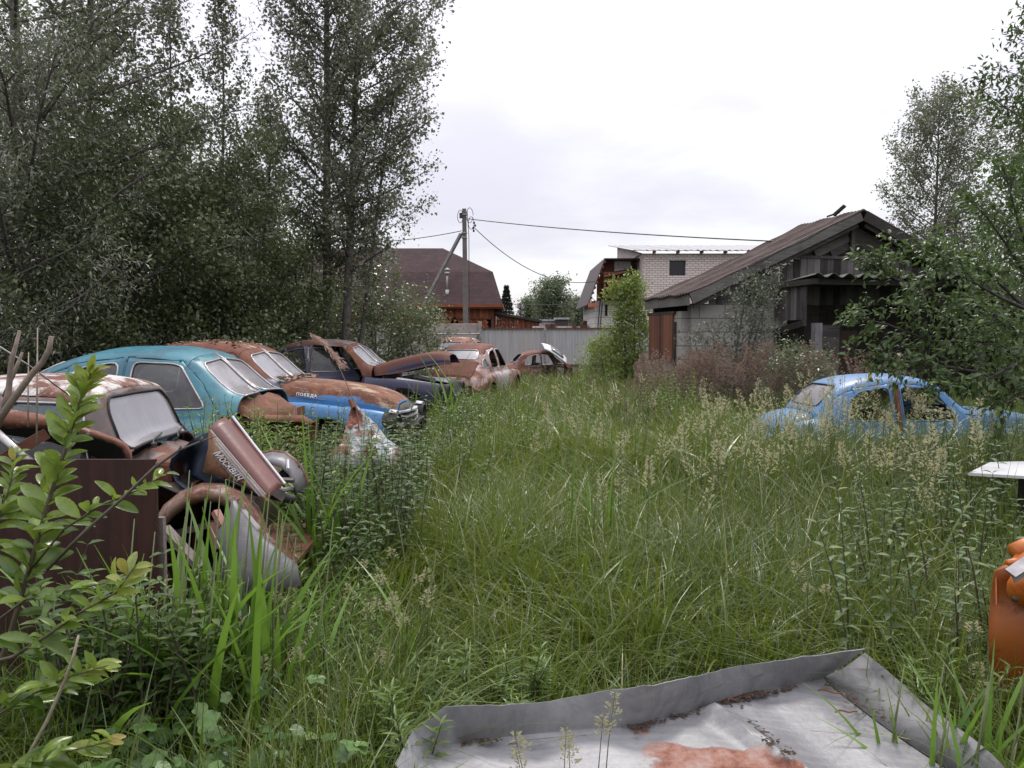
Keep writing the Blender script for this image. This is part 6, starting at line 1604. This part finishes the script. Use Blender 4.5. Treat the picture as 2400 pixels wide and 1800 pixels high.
def cherry_branches():
    r = np.random.RandomState(161); b = at(2470, 1000, 7.8); b.z = 0
    root = wthing('bird_cherry', 'leafy tree reaching its branches left over the light blue car', 'tree', b, 'bird cherry trees on the right')
    tk = MB(); tk.tube([b, at(2460, 900, 7.8), at(2440, 760, 7.8), at(2425, 600, 7.8)], [.07, .06, .05, .03], 8); segs = []
    paths = [[(2450, 880, 7.8), (2330, 800, 7.7), (2180, 800, 7.6), (2080, 760, 7.6), (2010, 745, 7.6)], [(2440, 800, 7.8), (2300, 720, 7.8), (2180, 690, 7.8), (2090, 650, 7.8), (2060, 620, 7.8)],
             [(2440, 760, 7.8), (2320, 640, 7.9), (2230, 610, 7.9), (2170, 600, 7.9), (2120, 592, 7.9)], [(2460, 920, 7.8), (2340, 880, 7.5), (2220, 860, 7.4), (2120, 870, 7.4), (2050, 850, 7.4)],
             [(2440, 700, 7.8), (2350, 560, 8.0), (2290, 480, 8.0)], [(2430, 640, 7.8), (2380, 500, 7.9), (2350, 380, 7.9)], [(2450, 860, 7.8), (2370, 860, 7.2), (2290, 900, 7.0), (2200, 915, 7.0)], [(2440, 740, 7.8), (2350, 700, 7.4), (2260, 650, 7.3), (2190, 640, 7.3)],
             [(2460, 900, 7.8), (2400, 800, 7.0), (2330, 740, 6.9)], [(2455, 940, 7.8), (2390, 930, 7.0), (2320, 960, 6.8)], [(2440, 780, 7.8), (2350, 770, 8.2), (2240, 740, 8.3), (2130, 720, 8.3)]]
    for p in paths:
        W = [at(*q) for q in p]; n = len(W); tk.tube(W, [.022*(1-.85*i/(n-1)) for i in range(n)], 6)
        A = np.array([list(q) for q in W])
        for k in range(11*(n-1)):
            t = (.12+.88*r.rand())*(n-1.001); i = int(t); q = A[i]+(A[i+1]-A[i])*(t-i); dd = (A[i+1]-A[i]); dd = dd/np.linalg.norm(dd)*.7+r.normal(0, .55, 3)+np.array([0, 0, .25]); dd /= np.linalg.norm(dd)
            e = q+dd*(.12+.30*r.rand()); tk.tube([q, e], [.004, .0015], 4, cap=False); segs.append((q, e))
    tk.build('trunk', M['bark_dark'], root, True)
    A = np.array([s[0] for s in segs]); B = np.array([s[1] for s in segs]); n = 4600; i = r.randint(0, len(A), n); P = A[i]+(B[i]-A[i])*(r.rand(n)**.7)[:, None]+r.normal(0, .035, (n, 3))
    d = (B-A)[i]/np.linalg.norm((B-A)[i], axis=1, keepdims=True)+r.normal(0, .55, (n, 3))+np.array([0, 0, -.35]); nh = r.normal(0, .4, (n, 3))+np.array([0, -.25, 1.0]); cl = r.rand(len(A))[i]
    ln = .072*(.6+.7*r.rand(n)); V, F, T = scatter(WT, P, d, nh, ln, ln*.46, np.clip(.30+.35*cl+.2*r.randn(n), 0, 1)); V -= np.array(root.location); mesh_np('crown', V, F, M['lf_cherry'], root, T)
cherry_branches()
tree('bush', 'yellow green bush standing by the end of the metal fence', 1472, 21.5, 3.3, .72, 46, 7000, .10, .42, M['lf_yellow'], 170, .04, .05, (0, 0), .95, None, (.22, .6), 'bush', sig=.10, stems=2)
tree('bush', 'yellow green low bush spreading left of the tall one', 1428, 21.0, 1.7, .62, 24, 2600, .09, .42, M['lf_yellow'], 171, .03, .05, (0, 0), .5, None, (.15, .5), 'bush', sig=.10, stems=2)
tree('bush', 'small light green bush beside the white hatch', 1408, 25.5, 1.35, .62, 22, 2200, .09, .4, M['lf_yellow'], 172, .02, .05, (0, 0), .7, None, (.2, .5), 'bush', sig=.10, stems=2)
tree('willow_bush', 'grey green willow bush growing against the porch wall', 1735, 15.3, 3.0, .72, 36, 3300, .085, .34, M['lf_grey'], 173, .035, .08, (.25, 0), .9, None, (.25, .6), 'bush', sig=.09, stems=3)
tree('willow_bush', 'thin willow bush before the block wall', 1648, 15.0, 1.9, .6, 20, 1100, .075, .34, M['lf_grey'], 174, .025, .08, (0, 0), .8, None, (.25, .6), 'bush', sig=.10, stems=3)
tree('willow_bush', 'leafy dark bush between the dry reeds and the blue car', 1880, 13.0, 1.5, .8, 22, 2400, .07, .4, M['lf_alder'], 175, .02, .05, (0, 0), .6, None, (.2, .5), 'bush', sig=.10, stems=3)
# far beyond the fence
tree('round_willow', 'round pale willow far beyond the metal fence', 1292, 75.0, 6.7, 2.5, 60, 9000, .30, .4, M['lf_far'], 180, .25, .12, (0, 0), .6, 'far willows', (.3, .45), sig=.28)
tree('round_willow', 'smaller far willow right of the round one', 1352, 80.0, 5.3, 2.0, 44, 5000, .30, .4, M['lf_far'], 181, .2, .10, (0, 0), .6, 'far willows', (.3, .5), sig=.28)
tree('round_willow', 'small far willow left of the round one, behind the lamp pole', 1240, 78.0, 5.2, 1.5, 36, 3600, .30, .4, M['lf_far'], 182, .2, .10, (0, 0), .6, 'far willows', (.3, .5), sig=.28)
tree('round_willow', 'lowest far willow beside the white block wing', 1388, 84.0, 4.0, 1.6, 34, 3200, .30, .4, M['lf_alder'], 183, .2, .10, (0, 0), .6, 'far willows', (.3, .5), sig=.28)
def spruce(px, D, H, R):
    r = np.random.RandomState(190); b = Vector(((px-1200)/F_PX*D, D, 0)); root = thing('spruce', 'small dark spruce at the right end of the brown roof', 'tree', b)
    m = MB(); m.tube([(0, 0, 0), (0, 0, H)], [.1, .01], 7); m.build('trunk', M['bark_dark'], root, True)
    n = 6000; t = r.rand(n)**.6; tier = np.round(t*17)/17; rad = R*(1.02-tier)*(r.rand(n)**.55); a = r.rand(n)*6.28; k = np.round(a*2.2)/2.2; a = k+r.normal(0, .12, n)
    z = H*(.12+.88*tier)-rad*.30+.05*r.randn(n); P = np.stack([rad*np.cos(a), rad*np.sin(a), z], -1); d = np.stack([np.cos(a), np.sin(a), -.35+.3*r.randn(n)], -1)
    V, F, T = scatter(DIAM, P, d, np.stack([r.normal(0, .3, n), r.normal(0, .3, n), np.ones(n)], -1), np.full(n, .20), np.full(n, .06), r.rand(n)); mesh_np('crown', V, F, leaf_mat('spruce_needle', (.012, .022, .014), (.035, .05, .032), None, .6, .1), root, T)
spruce(1187, 52.0, 5.1, 1.15)
